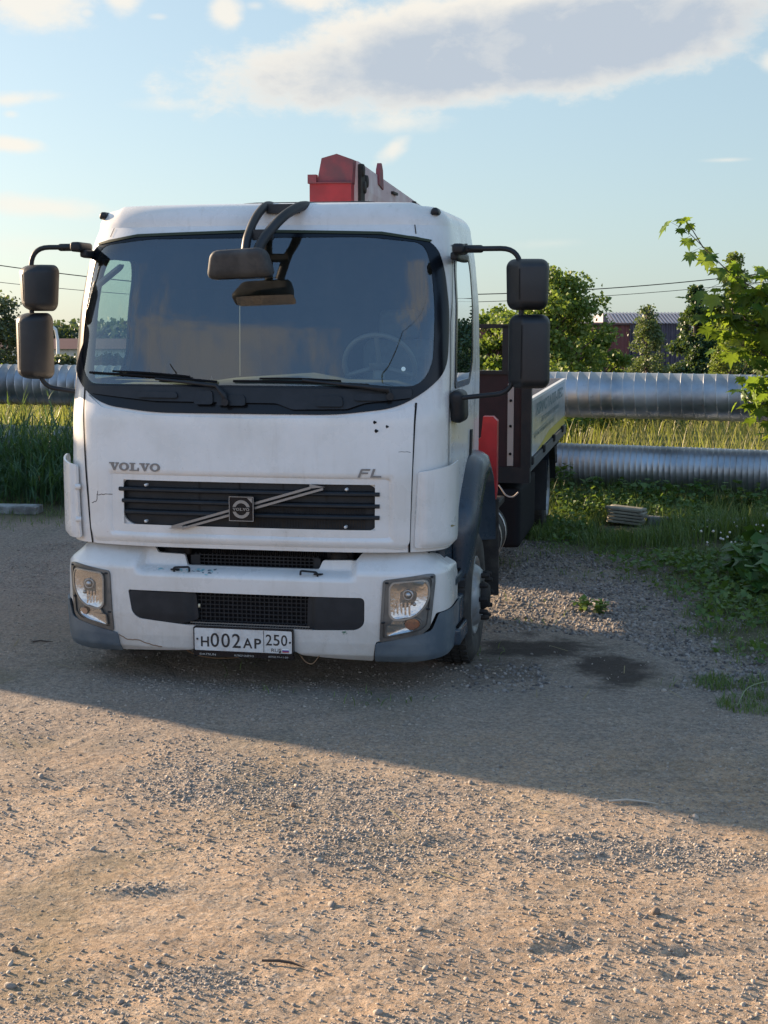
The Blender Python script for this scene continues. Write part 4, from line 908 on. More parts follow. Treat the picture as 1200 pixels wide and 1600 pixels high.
# ---- side: steps and wheel arch
for sg in (-1, 1):
    g = G()
    X = lambda x: x*sg
    def bx_(x0, x1, y0_, y1_, z0, z1, gg): gg.rbox((sg*(x0+x1)/2, (y0_+y1_)/2, (z0+z1)/2), (abs(x1-x0), y1_-y0_, z1-z0), .018, 7)
    bx_(.80, 1.245, .42, .86, .24, .35, g); bx_(.80, 1.225, .55, .86, .35, .52, g); bx_(.80, 1.215, .45, .84, .60, .665, g); bx_(.80, 1.10, .40, .88, .34, .86, g)
    st = g.build('entry_step', M['grey_plastic'] if sg < 0 else M['fender'], T)
    for (z, xa, xb, ya, yb) in ((.355, 1.02, 1.235, .44, .72), (.668, 1.0, 1.205, .47, .78)):
        g = G(); n = 9
        for i in range(n):
            y = ya+(yb-ya)*i/n; g.box(sg*xa, sg*xb, y, y+.012, z-.004, z+.006)
        for i in range(4):
            x = xa+(xb-xa)*i/3.2; g.box(sg*x, sg*(x+.01), ya, yb, z-.005, z+.003)
        g.build('step_tread', M['seam'], st)
    # fender: a faceted arch flaring outwards
    A0 = [(-.30, .30), (-.30, .62), (-.28, .86), (-.13, 1.05), (.08, 1.18), (.30, 1.20), (.52, 1.10), (.60, .95), (.62, .70)]   # dy, z at the lip
    yc = 1.15
    lip = rpoly(A0, .0, 1); outer = [(yc-.40, .30), (yc-.42, .62), (yc-.44, .90), (yc-.38, 1.08), (yc-.02, 1.34), (yc+.40, 1.36), (yc+.58, 1.2), (yc+.62, 1.0), (yc+.63, .72)]
    n = len(A0); V = []; F = []
    rings = [(outer, 1.155), ([(a, b-.01) for a, b in outer], 1.225), ([((a*.75+(yc+l[0])*.25), b*.75+l[1]*.25) for (a, b), l in zip(outer, A0)], 1.275), ([((a*.35+(yc+l[0])*.65), b*.35+l[1]*.65) for (a, b), l in zip(outer, A0)], 1.295), ([(yc+l[0], l[1]) for l in A0], 1.30), ([(yc+l[0]*.97, l[1]-.02) for l in A0], 1.0)]
    def dens(P):
        P = np.array(P); t = np.arange(len(P)); tt = np.linspace(0, len(P)-1, 49); Q = np.c_[np.interp(tt, t, P[:, 0]), np.interp(tt, t, P[:, 1])]
        for _ in range(3): Q[1:-1] = (Q[:-2]+2*Q[1:-1]+Q[2:])/4
        return Q
    for P, x in rings:
        for i, (y, z) in enumerate(dens(P)):
            fr_ = 1-.55*(1-sst(i/16.0))*(x > 1.2); V.append((sg*(1.155+(x-1.155)*fr_), y, z))
    m_ = 49; F = [(i*m_+j, i*m_+j+1, (i+1)*m_+j+1, (i+1)*m_+j) for i in range(len(rings)-1) for j in range(m_-1)]
    g = G(); g.add(V, F, True); g.build('wheel_arch', M['fender'], T)
    g = G(); g.prism([(yc-.42, .30), (yc-.42, 1.0), (.42, .90), (.40, .50), (.45, .25)], lambda y, z: (sg*1.15, y, z), (-sg*.4, 0, 0)); g.build('arch_front_panel', M['fender'] if sg > 0 else M['grey_plastic'], T)
    g = G(); g.box(sg*1.0, sg*1.32, yc+.62, yc+.635, .30, .98, lambda x, y, z: (x, y+.03*math.sin(z*6), z)); g.build('mudflap', M['rubber'], T)
# ---- wheels
def wheel(cx, cy, sg, R=.44, wd=.26, rear=False, nuts=10):
    o = G(); h = wd/2
    pr = [(.255, -h+.03), (.30, -h+.0), (R-.06, -h-.005), (R-.015, -h+.02), (R, -h+.045), (R, h-.045), (R-.015, h-.02), (R-.06, h+.005), (.30, h), (.255, h-.03)]
    o.lathe([(r, a*sg) for r, a in pr], (cx, cy, R-.018), 'x', 56); wh = o.build('wheel', M['rubber'], T); wh['label'] = None or 'black lorry tyre'; del wh['label']
    g = G()
    for k in range(44):                                             # tread blocks
        a = 2*PI*k/44
        for j, off in enumerate((-.085, -.03, .03, .085)):
            c, s = math.cos(a+j*.03), math.sin(a+j*.03); t = .021; r0, r1 = R-.004, R+.006
            V = [(cx+off+dx, cy+c*r+(-s)*dt, R-.018+s*r+c*dt) for dx in (-.023, .023) for r in (r0, r1) for dt in (-t, t)]
            g.add(V, [(0, 1, 3, 2), (4, 6, 7, 5), (0, 4, 5, 1), (2, 3, 7, 6), (0, 2, 6, 4), (1, 5, 7, 3)])
    g.build('tread', M['rubber'], wh)
    g = G(); e = h-.0
    if not rear: pr = [(.252, e-.05), (.258, e-.012), (.246, e-.005), (.235, e-.03), (.215, e-.04), (.19, e+.005), (.165, e+.03), (.12, e+.035), (.11, e-.02), (.0, e-.02)]
    else: pr = [(.262, e-.05), (.268, e+.01), (.25, e+.012), (.24, e-.05), (.20, e-.12), (.12, e-.13), (.11, e-.02), (.08, e+.0), (.0, e+.0)]
    g.lathe([(r, a*sg) for r, a in pr], (cx, cy, R-.018), 'x', 44); rim = g.build('rim', M['wheel_rim'], wh)
    if not rear:
        for k in range(nuts):
            a = 2*PI*k/nuts; g = G(); g.lathe([(.017, .03*sg), (.017, .062*sg), (.012, .085*sg), (0, .088*sg)], (cx+e*sg, cy+.145*math.cos(a), R-.018+.145*math.sin(a)), 'x', 8, False); g.build('wheel_nut', M['dark'], rim)
        g = G(); g.lathe([(.095, 0), (.095, .06*sg), (.07, .10*sg), (0, .105*sg)], (cx+(e-.02)*sg, cy, R-.018), 'x', 20); g.build('hub_cap', M['dark'], rim)
    return wh
wheel(1.125, 1.15, 1); wheel(-1.125, 1.15, -1)
for sg in (-1, 1):
    wheel(sg*1.10, 7.0, sg, R=.44, wd=.24, rear=True); wheel(sg*.82, 7.0, sg, R=.44, wd=.24, rear=True)
# ---- chassis and undergear
g = G(); g.box(-.43, -.35, .35, 8.4, .70, .89); g.box(.35, .43, .35, 8.4, .70, .89)
for y in (1.8, 3.2, 4.4, 5.6, 6.6, 7.8): g.box(-.35, .35, y, y+.08, .72, .87)
g.box(-.95, .95, 1.08, 1.22, .36, .50); g.box(-.95, .95, 6.92, 7.08, .36, .50); g.rbox((0, .9, .62), (.8, .9, .7), .1); g.box(-.6, .6, .30, .42, .30, .70)
g.build('chassis', M['dark'], T)
g = G(); g.lathe([(0, 0), (.20, 0), (.23, .03), (.23, .62), (.20, .65), (0, .65)], (1.0, 2.55, .56), 'y', 30); tk = g.build('fuel_tank', M['dark'], T)
for y in (2.70, 3.0):
    g = G(); g.lathe([(.234, 0), (.238, 0), (.238, .045), (.234, .045)], (1.0, y, .56), 'y', 30); g.build('tank_strap', M['steel'], tk)
g = G(); g.rbox((1.10, 2.15, .62), (.26, .26, .38), .03); g.rbox((1.12, 2.35, .88), (.3, .5, .05), .01); g.build('battery_box', M['dark'], T)
g = G(); g.rbox((.95, 4.55, .56), (.62, 1.5, .50), .03); g.build('tool_box', M['seam'], T)
g = G(); g.tube(arc_path([(1.22, 2.62, .98), (1.28, 2.6, .90), (1.33, 2.6, .89), (1.37, 2.6, .93)], .06, 6), .006, 6); g.build('loose_wire', mat('pale_wire', (.4, .34, .3), .5), T)
for sg in (-1, 1):
    g = G(); A = np.linspace(.1, PI-.1, 15); V = []
    for a in A:
        for x in (.72, 1.27): V.append((sg*x, 7.0-.56*math.cos(a), .44+.50*math.sin(a)))
    g.add(V, [(2*i, 2*i+1, 2*i+3, 2*i+2) for i in range(14)], True); g.box(sg*.72, sg*1.27, 6.36, 6.375, .30, .80); g.build('rear_mudguard', M['plastic'], T)
# ---- crane behind the cab
g = G(); g.prism([(.98, .85), (1.25, .85), (1.27, 1.0), (1.27, 1.50), (1.24, 1.53), (1.17, 1.53), (1.155, 1.38), (.98, 1.30)], lambda x, z: (x, 2.05, z), (0, .09, 0))
g.rbox((0, 2.35, .95), (2.3, .35, .26), .03); g.rbox((0, 2.40, 1.45), (.62, .52, .9), .05)
g.lathe([(.26, .0), (.26, 1.0), (.22, 1.05)], (0, 2.45, 1.6), 'z', 24)
cr = g.build('crane', M['red'], T)
g = G(); g.prism([(-.98, .85), (-1.25, .85), (-1.27, 1.50), (-1.17, 1.53), (-.98, 1.30)], lambda x, z: (x, 2.05, z), (0, .09, 0)); g.build('stabiliser', M['red'], cr)
g = G(); g.box(1.245, 1.262, 2.06, 2.10, 1.0, 1.50); g.build('stabiliser_edge', M['faded_red'], cr)
def sl(y): return -(y-2.6)*.045
g = G()                                                            # knuckle box under the boom tip
g.prism([(-.205, 2.60), (.11, 2.60), (.11, 3.205), (-.205, 3.205)], lambda x, z: (x, 2.56, z), (0, .34, 0)); g.build('knuckle_box', M['red'], cr)
g = G(); g.box(-.215, .115, 2.54, 2.92, 3.205, 3.213); g.box(-.215, -.15, 2.54, 2.6, 3.213, 3.27); g.build('knuckle_lid', M['faded_red'], cr)
hexa = [(-.135, 3.22), (.115, 3.22), (.142, 3.37), (.0, 3.415), (-.115, 3.385)]
g = G(); g.prism([(-.15, 3.215), (.115, 3.215), (.125, 3.375), (.0, 3.42), (-.115, 3.39)], lambda x, z: (x, 2.57, z), (0, .10, 0)); g.build('boom_end', M['faded_red'], cr)
g = G()
prof = [(-.125, 3.06), (.145, 3.06), (.155, 3.20), (.142, 3.375), (.0, 3.415), (-.115, 3.385)]
Vb = [(x, y, z+sl(y)) for y in (2.67, 5.6) for x, z in prof]; n = len(prof)
g.add(Vb, [tuple(range(n)), tuple(range(2*n-1, n-1, -1))]+[(i, (i+1) % n, (i+1) % n+n, i+n) for i in range(n)])
bo = g.build('boom', M['boom'], cr); bo['label'] = 'chalky pale pink crane boom with rust streaks'
for (y, z) in ((2.72, 3.31), (2.78, 3.19), (2.86, 3.24)): g = G(); g.lathe([(0, .035), (.045, .035), (.05, .02), (.05, 0)], (.140, y, z), 'x', 16); g.build('boom_pin', M['dark'], bo)
g = G(); g.box(.140, .165, 2.665, 2.80, 3.06, 3.35); g.build('boom_plate', M['dark'], bo)
for (y, z, h_) in ((3.40, 3.365, .07),):
    g = G(); g.prism([(y-.02, z-.10), (y+.17, z-.13), (y+.14, z+.02), (y+.09, z+h_), (y+.05, z+h_), (y, z+.02)], lambda yy, zz: (.13, yy, zz), (.03, 0, 0)); g.build('boom_lug', M['faded_red'], bo)
for (y0_, y1_, z0, z1) in ((3.95, 4.15, 3.235, 3.255), (4.98, 5.06, 3.10, 3.25), (5.06, 5.45, 3.19, 3.205), (5.1, 5.4, 3.12, 3.14), (5.5, 5.6, 3.02, 3.24)): g = G(); g.box(.142, .170, y0_, y1_, z0, z1); g.build('boom_bracket', M['dark'], bo)
# ---- flatbed
g = G(); g.box(-1.27, 1.27, 3.86, 8.62, .955, .995); g.box(-1.27, 1.27, 3.92, 8.6, .90, .955)
fl_ = g.build('bed_floor', M['bed_frame'], T)
g = G(); g.box(-1.30, 1.30, 3.84, 3.875, .99, 1.755); hb = g.build('headboard', M['maroon'], T)
g = G(); g.box(-1.30, 1.30, 3.82, 3.88, 1.755, 1.785); g.box(-1.33, 1.34, 3.80, 3.90, .86, .99)
for sg in (-1, 1):
    g.box(sg*1.265, sg*1.345, 3.80, 3.90, .99, 1.685); g.box(sg*1.10, sg*1.15, 3.83, 3.89, 1.785, 2.15)
g.box(-1.15, 1.15, 3.83, 3.89, 2.13, 2.165); g.build('headboard_frame', M['bed_frame'], hb)
for sg in (-1, 1):
    g = G(); g.box(sg*1.15, sg*1.20, 3.826, 3.84, 1.0, 1.68)
    gs = g.build('headboard_strip', mat('strip_%d' % (sg+1), (.30, .27, .25), .6), hb)
    for z in (1.10, 1.33, 1.54): g = G(); g.lathe([(0, -.012), (.011, -.010), (.012, 0)], (sg*1.175, 3.826, z), 'y', 10); g.build('strip_bolt', M['seam'], gs)
    g = G(); g.box(sg*1.255, sg*1.285, 3.92, 8.60, 1.005, 1.495); sb = g.build('side_board', M['bed_white'], T)
    g = G(); g.box(sg*1.25, sg*1.29, 3.92, 8.60, 1.495, 1.52); g.build('board_edge', M['alu'], sb)
    g = G(); g.box(sg*1.26, sg*1.30, 3.90, 8.62, .90, .99); g.build('bed_rail', mat('rail_grey_%d' % (sg+1), (.10, .11, .12), .5, metal=.4), fl_)
    for y in (4.4, 5.6, 6.8, 8.0): g = G(); g.rbox((sg*1.305, y, .99), (.03, .10, .07), .01); g.build('board_latch', M['dark'], sb)
    # printed panel: yellow foot stripe, lettering and a leaf-like mark
    sd = lambda y, z: (sg*1.2862, y, z)
    g = G(); g.prism([(5.0, 1.012), (8.58, 1.012), (8.58, 1.10), (6.4, 1.10)], sd, (sg*.0008, 0, 0)); g.build('yellow_stripe', M['yellow'], sb)
    g = G(); mx = (lambda a, b: (a, b)) if sg > 0 else (lambda a, b: (12.5-b, 12.5-a))
    F3 = (lambda y, z: (sg*1.2872, y, z)) if sg > 0 else (lambda y, z: (sg*1.2872, 12.5-y, z))
    write(g, 'КРИСТАЛЛ-ЛЕС', (5.0, 1.34, 8.2, 1.45), F3, .02); g.build('board_lettering', M['teal'], sb)
    g = G(); write(g, 'доставка грузов', (5.5, 1.235, 7.6, 1.295), F3, .0); write(g, 'кран манипулятор', (4.75, 1.14, 7.0, 1.19), F3, .0); g.build('board_lettering', M['teal'], sb)
    g = G(); lf = [(4.18, 1.20), (4.08, 1.27), (4.10, 1.37), (4.25, 1.45), (4.36, 1.37), (4.36, 1.27), (4.28, 1.19)]
    g.prism([(y, z) for y, z in rpoly(lf, .05, 4)], F3, (sg*.0006, 0, 0)); g.box(sg*1.2866, sg*1.2876, 4.20, 4.25, 1.05, 1.22) if sg > 0 else None
    g.build('leaf_mark', M['olive'], sb)
    g = G(); g.prism([(4.45, 1.05), (4.60, 1.05), (4.60, 1.46), (4.45, 1.46)], F3, (sg*.0005, 0, 0)); g.prism([(3.98, 1.19), (8.5, 1.215), (8.5, 1.222), (3.98, 1.197)], lambda y, z: (sg*1.2885, y if sg > 0 else 12.5-y, z), (sg*.0005, 0, 0)); g.build('panel_band', mat('band_%d' % (sg+1), (.28, .33, .30), .4), sb)
g = G(); g.box(-1.25, 1.25, 8.57, 8.60, 1.0, 1.52); g.build('tailboard', M['ply'], T)
g = G(); g.box(1.225, 1.235, 8.45, 8.56, 1.40, 1.5); g.build('tail_latch', M['seam'], T)
g = G(); g.box(-1.2, 1.2, 8.62, 8.70, .55, .65); g.box(.9, 1.2, 8.3, 8.62, .58, .86); g.rbox((1.12, 8.35, .84), (.22, .4, .12), .02); g.build('underrun_bar', M['dark'], T)
# ---- interior
g = G()
def dz_(x, y, z): return (x, y, z)
g.rbox((0, .58, 1.42), (2.16, .62, .86), .10, 11, lambda x, y, z: (x, y+.06*(abs(x)), z-.04*sst((abs(x)-.2)/.3)+(.035 if .25 < x < .95 else 0)*sst((z-1.6)/.2))); da = g.build('dashboard', M['dash'], T)
g = G(); g.box(-.98, -.3, .42, .60, 1.83, 1.838); g.build('dash_papers', M['curtain'], da)
g = G(); cs = Vector((.66, .86, 1.92)); ax = Matrix.Rotation(math.radians(-62), 3, 'X'); pts = [cs+ax @ Vector((.225*math.cos(a), .225*math.sin(a), 0)) for a in np.linspace(0, 2*PI, 41)]
g.tube(pts, .016, 10, False)
for a in (.3, PI-.3, -PI/2): g.tube([cs, cs+ax @ Vector((.22*math.cos(a), .22*math.sin(a), 0))], .016, 8)
g.lathe([(0, -.03), (.06, -.02), (.07, .02)], tuple(cs), 'z', 16); g.tube([cs, cs+Vector((0, -.12, -.35))], .04, 10); g.build('steering_wheel', mat('pale_wheel_rim', (.16, .15, .14), .5), T)
for (x) in (-.62, .66):
    g = G(); g.rbox((x, 1.25, 1.30), (.52, .52, .22), .07); g.rbox((x, 1.50, 1.72), (.50, .16, .72), .07, f=lambda a, b, c: (a, b+(c-1.4)*.12, c)); st = g.build('seat', M['seat'], T)
    g = G(); g.rbox((x, 1.56, 2.18), (.28, .10, .20), .05); g.build('headrest', M['seat'], st)
g = G(); V = []
for i in range(13):
    x = -1.0+i*.06
    for z in (1.72, 2.42): V.append((x, 1.46+.012*math.sin(i*2.3), z))
g.add(V, [(2*i, 2*i+1, 2*i+3, 2*i+2) for i in range(12)], True); g.add([(a, b+.01, c) for a, b, c in V], [(2*i, 2*i+1, 2*i+3, 2*i+2) for i in range(12)], True); g.build('dark_curtain', M['curtain'], T)
g = G(); g.tube(arc_path([(-1.12, .52, 1.85), (-1.11, .46, 2.12), (-1.07, .40, 2.16)], .05, 6), .016, 10); g.build('grab_handle', M['plastic'], T)
g = G(); g.rbox((0, 0, 0), (.20, .10, .035), .015, 7, lambda x, y, z: (-1.02+x+z*.3, .55+y, 2.47+z+x*.75)); g.build('sun_visor', M['ply'], T)
for x in (-.28,): 
    g = G(); g.tube([(x, .95, 1.85), (x-.01, 1.0, 2.30)], .002, 5); g.build('hanging_cord', M['trim'], T)
# ================================================================== PIPES
def pipe_mat(nm):
    m = mat(nm, (.40, .42, .44), .44, metal=.85, var=(.24, .255, .27), vscale=1.6, vdet=7, bump=.12, bscale=14, rvar=.1)
    t = NT(m.node_tree); p = t.n['Principled BSDF']; src = p.inputs['Base Color'].links[0].from_socket; tc = t.new('ShaderNodeTexCoord')
    t.put(p.inputs['Base Color'], t.mix(t.ramp(t.noise(tc.outputs['Object'], 3.5, 8, .7, .8), .62, .78), src, (.17, .16, .15))); return m
def spiral_pipe(name, A, B, ra, rb, pitch, label, sides=48):
    """sheet-metal clad main: a helical raised seam every `pitch` metres"""
    A, B = Vector(A), Vector(B); L_ = (B-A).length; X = (B-A).normalized(); Y = Vector((-X.y, X.x, 0)).normalized(); Z = X.cross(Y)
    n = int(L_/pitch); prof = [(0, 0), (.40, .001), (.47, .0035), (.50, .0105), (.53, .0035), (.60, .001)]
    V = []; a = np.linspace(0, 2*PI, sides, endpoint=False); rows = []
    for i in range(n):
        j = vn(i*.7, 3.0, 4)*.35
        for (u, h) in prof: rows.append((i+u+j*.3, h*(0.6+.8*vn(i*3.3, 1.0, 2))))
    P = np.zeros((len(rows), sides, 3))
    An, Xn, Yn, Zn = map(np.array, (A, X, Y, Z))
    for k, (u, h) in enumerate(rows):
        s = (u+a/(2*PI))*pitch; t = np.clip(s/L_, 0, 1); r = ra+(rb-ra)*t+h+.0025*np.sin(a*3+s*1.7)
        P[k] = An+s[:, None]*Xn+(r*np.cos(a))[:, None]*Yn+(r*np.sin(a))[:, None]*Zn
    R, S = len(rows), sides; ii = np.arange(R-1)[:, None]*S; jj = np.arange(S)[None]; j2 = (jj+1) % S
    # the wrap joins one turn further on
    F = []
    st = len(prof)
    for j in range(S):
        if j < S-1: F.append(np.c_[(ii+j).ravel(), (ii+j+1).ravel(), (ii+S+j+1).ravel(), (ii+S+j).ravel()])
        else:
            k = np.arange(R-1-st); F.append(np.c_[k*S+j, (k+st)*S, (k+1+st)*S, (k+1)*S+j])
    o = fast(name, P.reshape(-1, 3), np.vstack(F), pipe_mat('galvanised_cladding_'+('a' if pitch > .1 else 'b')), None, False)
    tag(o, label, 'pipe'); return o
dU = (Vector((4.387, 17.126, 1.292))-Vector((-4.878, 20.453, 1.274))); dU = Vector((dU.x, dU.y, 0)).normalized()
Up = Vector((2.206, 17.90, 1.275)); Lp = Vector((2.101, 17.813, .42)); dL = (Vector((4.387, 17.01, .43))-Vector((-4.83, 20.146, .47))); dL.normalize()
up_ = spiral_pipe('heating_pipe', Up-dU*16, Up+dU*9, .273, .273, .135, 'upper silver heating pipe with wide spiral seams running behind the truck')
lo_ = spiral_pipe('heating_pipe', Lp-dL*16, Lp+dL*9, .272, .272, .068, 'lower silver heating pipe with close spiral seams lying in the weeds')
g = G()
# concrete saddles stand under the pipes where the weeds hide them
for k, s in enumerate((-9.5, 6.8)):
    c = Up+dU*s; b = G(); z0 = gz1(c.x, c.y)-.3
    b.box(c.x-.12, c.x+.12, c.y-.45, c.y+.42, z0, .10); b.box(c.x-.07, c.x+.07, c.y+.30, c.y+.42, .10, 1.02); b.box(c.x-.07, c.x+.07, c.y-.3, c.y+.42, .99, 1.03)
    so = b.build('pipe_support', M['dark']); tag(so, ['dark steel pipe support at the far left behind the reeds', 'dark steel pipe support at the right edge behind the maple leaves'][k], 'pipe support', 'supports carrying the heating pipes')
# ================================================================== GRASS
def blades(pos, h, wd, az, lean, seg=4, curl=1.0, tipw=.08):
    """every blade its own curved ribbon"""
    n = len(pos); t = np.linspace(0, 1, seg+1)[None]; hx = (h*lean)[:, None]*t**(1.6*curl); hz = h[:, None]*t*(1-.35*(lean[:, None]**2)*t*t*1.4)
    wv = wd[:, None]*np.where(t < .3, .7+t, 1.0-(t-.3)*(1-tipw)/.7)*.5
    dx, dy = np.cos(az)[:, None], np.sin(az)[:, None]
    cx = pos[:, 0:1]+dx*hx; cy = pos[:, 1:2]+dy*hx; cz = pos[:, 2:3]+hz
    a = np.stack([cx-dy*wv, cy+dx*wv, cz], -1); b = np.stack([cx+dy*wv, cy-dx*wv, cz], -1)
    V = np.stack([a, b], 2).reshape(n, (seg+1)*2, 3); F = np.array([(2*i, 2*i+1, 2*i+3, 2*i+2) for i in range(seg)])
    return V.reshape(-1, 3), (F[None]+(np.arange(n)*(seg+1)*2)[:, None, None]).reshape(-1, 4)
def leafmat(nm, a, b, tr=.35, rough=.5): return mat(nm, a, rough, island=b, trans=tr)
m_reed = leafmat('reed_leaf', (.022, .075, .035), (.055, .14, .055)); m_grass = leafmat('grass_blade', (.05, .115, .028), (.15, .20, .06)); m_field = leafmat('field_grass', (.14, .15, .035), (.30, .26, .09), .45)
m_weed = leafmat('weed_leaf', (.04, .11, .028), (.11, .19, .045)); m_dry = mat('dry_straw', (.34, .27, .14), .8, island=(.22, .18, .09))
def pts_in(n, x0, x1, y0, y1, fn=None):
    x = RNG.uniform(x0, x1, n); y = RNG.uniform(y0, y1, n)
    if fn is not None: k = RNG.random(n) < fn(x, y); x, y = x[k], y[k]
    return np.c_[x, y, gz(x, y)]
def pipe_y(x): return 17.9-(x-2.206)*.3592
def mk_blades(name, P, h0, h1, w0, w1, l0, l1, m, label=None, cat='grass', **k):
    n = len(P); V, F = blades(P, RNG.uniform(h0, h1, n), RNG.uniform(w0, w1, n), RNG.uniform(0, 2*PI, n), RNG.uniform(l0, l1, n), **k); return V, F
def join(parts):
    V = []; F = []; b = 0
    for v, f in parts: V.append(v); F.append(f+b); b += len(v)
    return np.vstack(V), np.vstack(F)
def reed_fn(x, y): d = pipe_y(x)-.35-y; return ((d > 0) & (d < 2.6)).astype(float)
P = pts_in(5200, -7.5, -1.2, 15.5, 21, reed_fn); dd = pipe_y(P[:, 0])-y_ if False else pipe_y(P[:, 0])-P[:, 1]
n = len(P); hh = RNG.uniform(.55, 1.12, n)*np.clip(.45+dd*.0+np.clip(2.95-dd, 0, 1)*.75, .3, 1.0)*(.75+.5*vn(P[:, 0]*1.2, P[:, 1]*1.2, 31))
tall = RNG.random(n) < .02; hh[tall] *= 1.25
V1, F1 = blades(P, hh, RNG.uniform(.010, .022, n), RNG.uniform(0, 2*PI, n), RNG.uniform(.1, .5, n), 5)
# side leaves of the reeds spring from part-way up the stems
k = RNG.integers(0, n, 11000); P2 = P[k].copy(); P2[:, 2] += hh[k]*RNG.uniform(.15, .8, len(k)); P2[:, :2] += RNG.normal(0, .03, (len(k), 2))
V2, F2 = blades(P2, RNG.uniform(.14, .34, len(k)), RNG.uniform(.010, .026, len(k)), RNG.uniform(0, 2*PI, len(k)), RNG.uniform(.5, 1.3, len(k)), 5, .8)
V, F = join([(V1, F1), (V2, F2)]); tag(fast('reeds', V, F, m_reed), 'dense dark green reeds growing in front of the pipes left of the truck', 'reeds', kind='stuff')
# verge grass on the right and mown edge
P = pts_in(52000, -1.2, 6.5, 13.4, 18.4, lambda x, y: (np.hypot(x-2.6, (y-15.2)*.8) > .42)*((y < pipe_y(x)-.25) & (y > 14.55+.35*np.sin(x*2.1)-.25*np.clip(x-1.5, 0, 3))).astype(float)*(.35+.65*(vn(x*1.6, y*1.6, 41) > .35)))
n = len(P); hmul = .35+.9*vn(P[:, 0]*.9, P[:, 1]*.9, 43)+.25*np.clip(P[:, 1]-15.5, 0, 1.5)
V1, F1 = blades(P, RNG.uniform(.12, .42, n)*hmul, RNG.uniform(.005, .013, n), RNG.uniform(0, 2*PI, n), RNG.uniform(.1, .8, n), 4)
P = pts_in(60000, -1, 5.5, 8.2, 15.2, lambda x, y: green_mask(x, y)**1.2*(.25+.75*(vn(x*3.2, y*3.2, 47) > .42))); n = len(P)
V2, F2 = blades(P, RNG.uniform(.025, .11, n)*(.5+.8*vn(P[:, 0]*2, P[:, 1]*2, 49)), RNG.uniform(.004, .010, n), RNG.uniform(0, 2*PI, n), RNG.uniform(.3, 1.3, n), 3)
P = pts_in(5000, -5.5, -1.2, 14.6, 18, lambda x, y: np.clip((y-15.3+.4*np.sin(x*3))*.45, 0, .8)); n = len(P)
V3, F3_ = blades(P, RNG.uniform(.03, .14, n), RNG.uniform(.004, .010, n), RNG.uniform(0, 2*PI, n), RNG.uniform(.3, 1.3, n), 3)
P = pts_in(5000, -1.2, 6.5, 17.3, 20.5, lambda x, y: (np.abs(y-pipe_y(x)-.75) < .8).astype(float)); n = len(P)
V4, F4 = blades(P, RNG.uniform(.2, .55, n), RNG.uniform(.006, .014, n), RNG.uniform(0, 2*PI, n), RNG.uniform(.2, .9, n), 4)
V, F = join([(V1, F1), (V2, F2), (V3, F3_), (V4, F4)]); tag(fast('verge_grass', V, F, m_grass), kind='stuff')
# creeping leaves in the verge
LEAF_V = np.array([(0, 0, 0), (-.5, .38, .06), (0, 1, 0), (.5, .38, .06), (0, .45, -.05)]); LEAF_F = np.array([(0, 4, 1), (1, 4, 2), (4, 3, 2), (0, 3, 4)])
P = pts_in(42000, .5, 5.5, 8.6, 17.4, lambda x, y: green_mask(x, y)**2*(vn(x*1.3, y*1.3, 61) > .38)*(np.hypot(x-2.6, (y-15.3)*.8) > .5)*(y < pipe_y(x)-.2)); n = len(P); P[:, 2] += RNG.uniform(.0, .10, n)+np.clip(P[:, 1]-14.5, 0, 2)*RNG.uniform(0, .12, n)
V, F = scatter(LEAF_V, LEAF_F, P, randrot(n, .5), RNG.uniform(.02, .065, n)); tag(fast('creeping_weeds', V, F, m_weed), kind='stuff')
# straw and dry litter on the yard
P = pts_in(420, -3, 4, 5.2, 14.5, lambda x, y: .25+.75*green_mask(x, y)); n = len(P); P[:, 2] += .012; rr = randrot(n, .12)
V, F = scatter(np.array([(-.5, -.02, 0), (.5, -.02, .03), (.5, .02, .03), (-.5, .02, 0)]), np.array([(0, 1, 2, 3)]), P, rr, RNG.uniform(.03, .16, n)); tag(fast('dry_litter', V, F, m_dry), kind='stuff')
# field beyond the pipes
P = pts_in(75000, -22, 22, 19.5, 62, lambda x, y: ((y > pipe_y(x)+.9) & (np.abs(x) < y*.36+2)).astype(float)*np.clip(1.5-y/45, .25, 1)); n = len(P)
sc_ = 1+(P[:, 1]-20)/22
V, F = blades(P, RNG.uniform(.25, .62, n)*(.7+.6*vn(P[:, 0]*.5, P[:, 1]*.5, 71)), RNG.uniform(.008, .018, n)*sc_, RNG.uniform(0, 2*PI, n), RNG.uniform(.1, .7, n), 3); tag(fast('field_grass', V, F, m_field), kind='stuff')
# clumps right behind the pipes, taller and greener
P = pts_in(2600, -7.5, -1.5, 19, 24, lambda x, y: ((y > pipe_y(x)+.5) & (y < pipe_y(x)+2.2)).astype(float)); n = len(P)
V, F = blades(P, RNG.uniform(.5, 1.15, n)*(.5+.8*vn(P[:, 0]*2, P[:, 1]*2, 73)), RNG.uniform(.012, .03, n), RNG.uniform(0, 2*PI, n), RNG.uniform(.1, .8, n), 4); tag(fast('tall_field_grass', V, F, leafmat('tall_field_blade', (.10, .16, .03), (.26, .24, .07), .45)), kind='stuff')
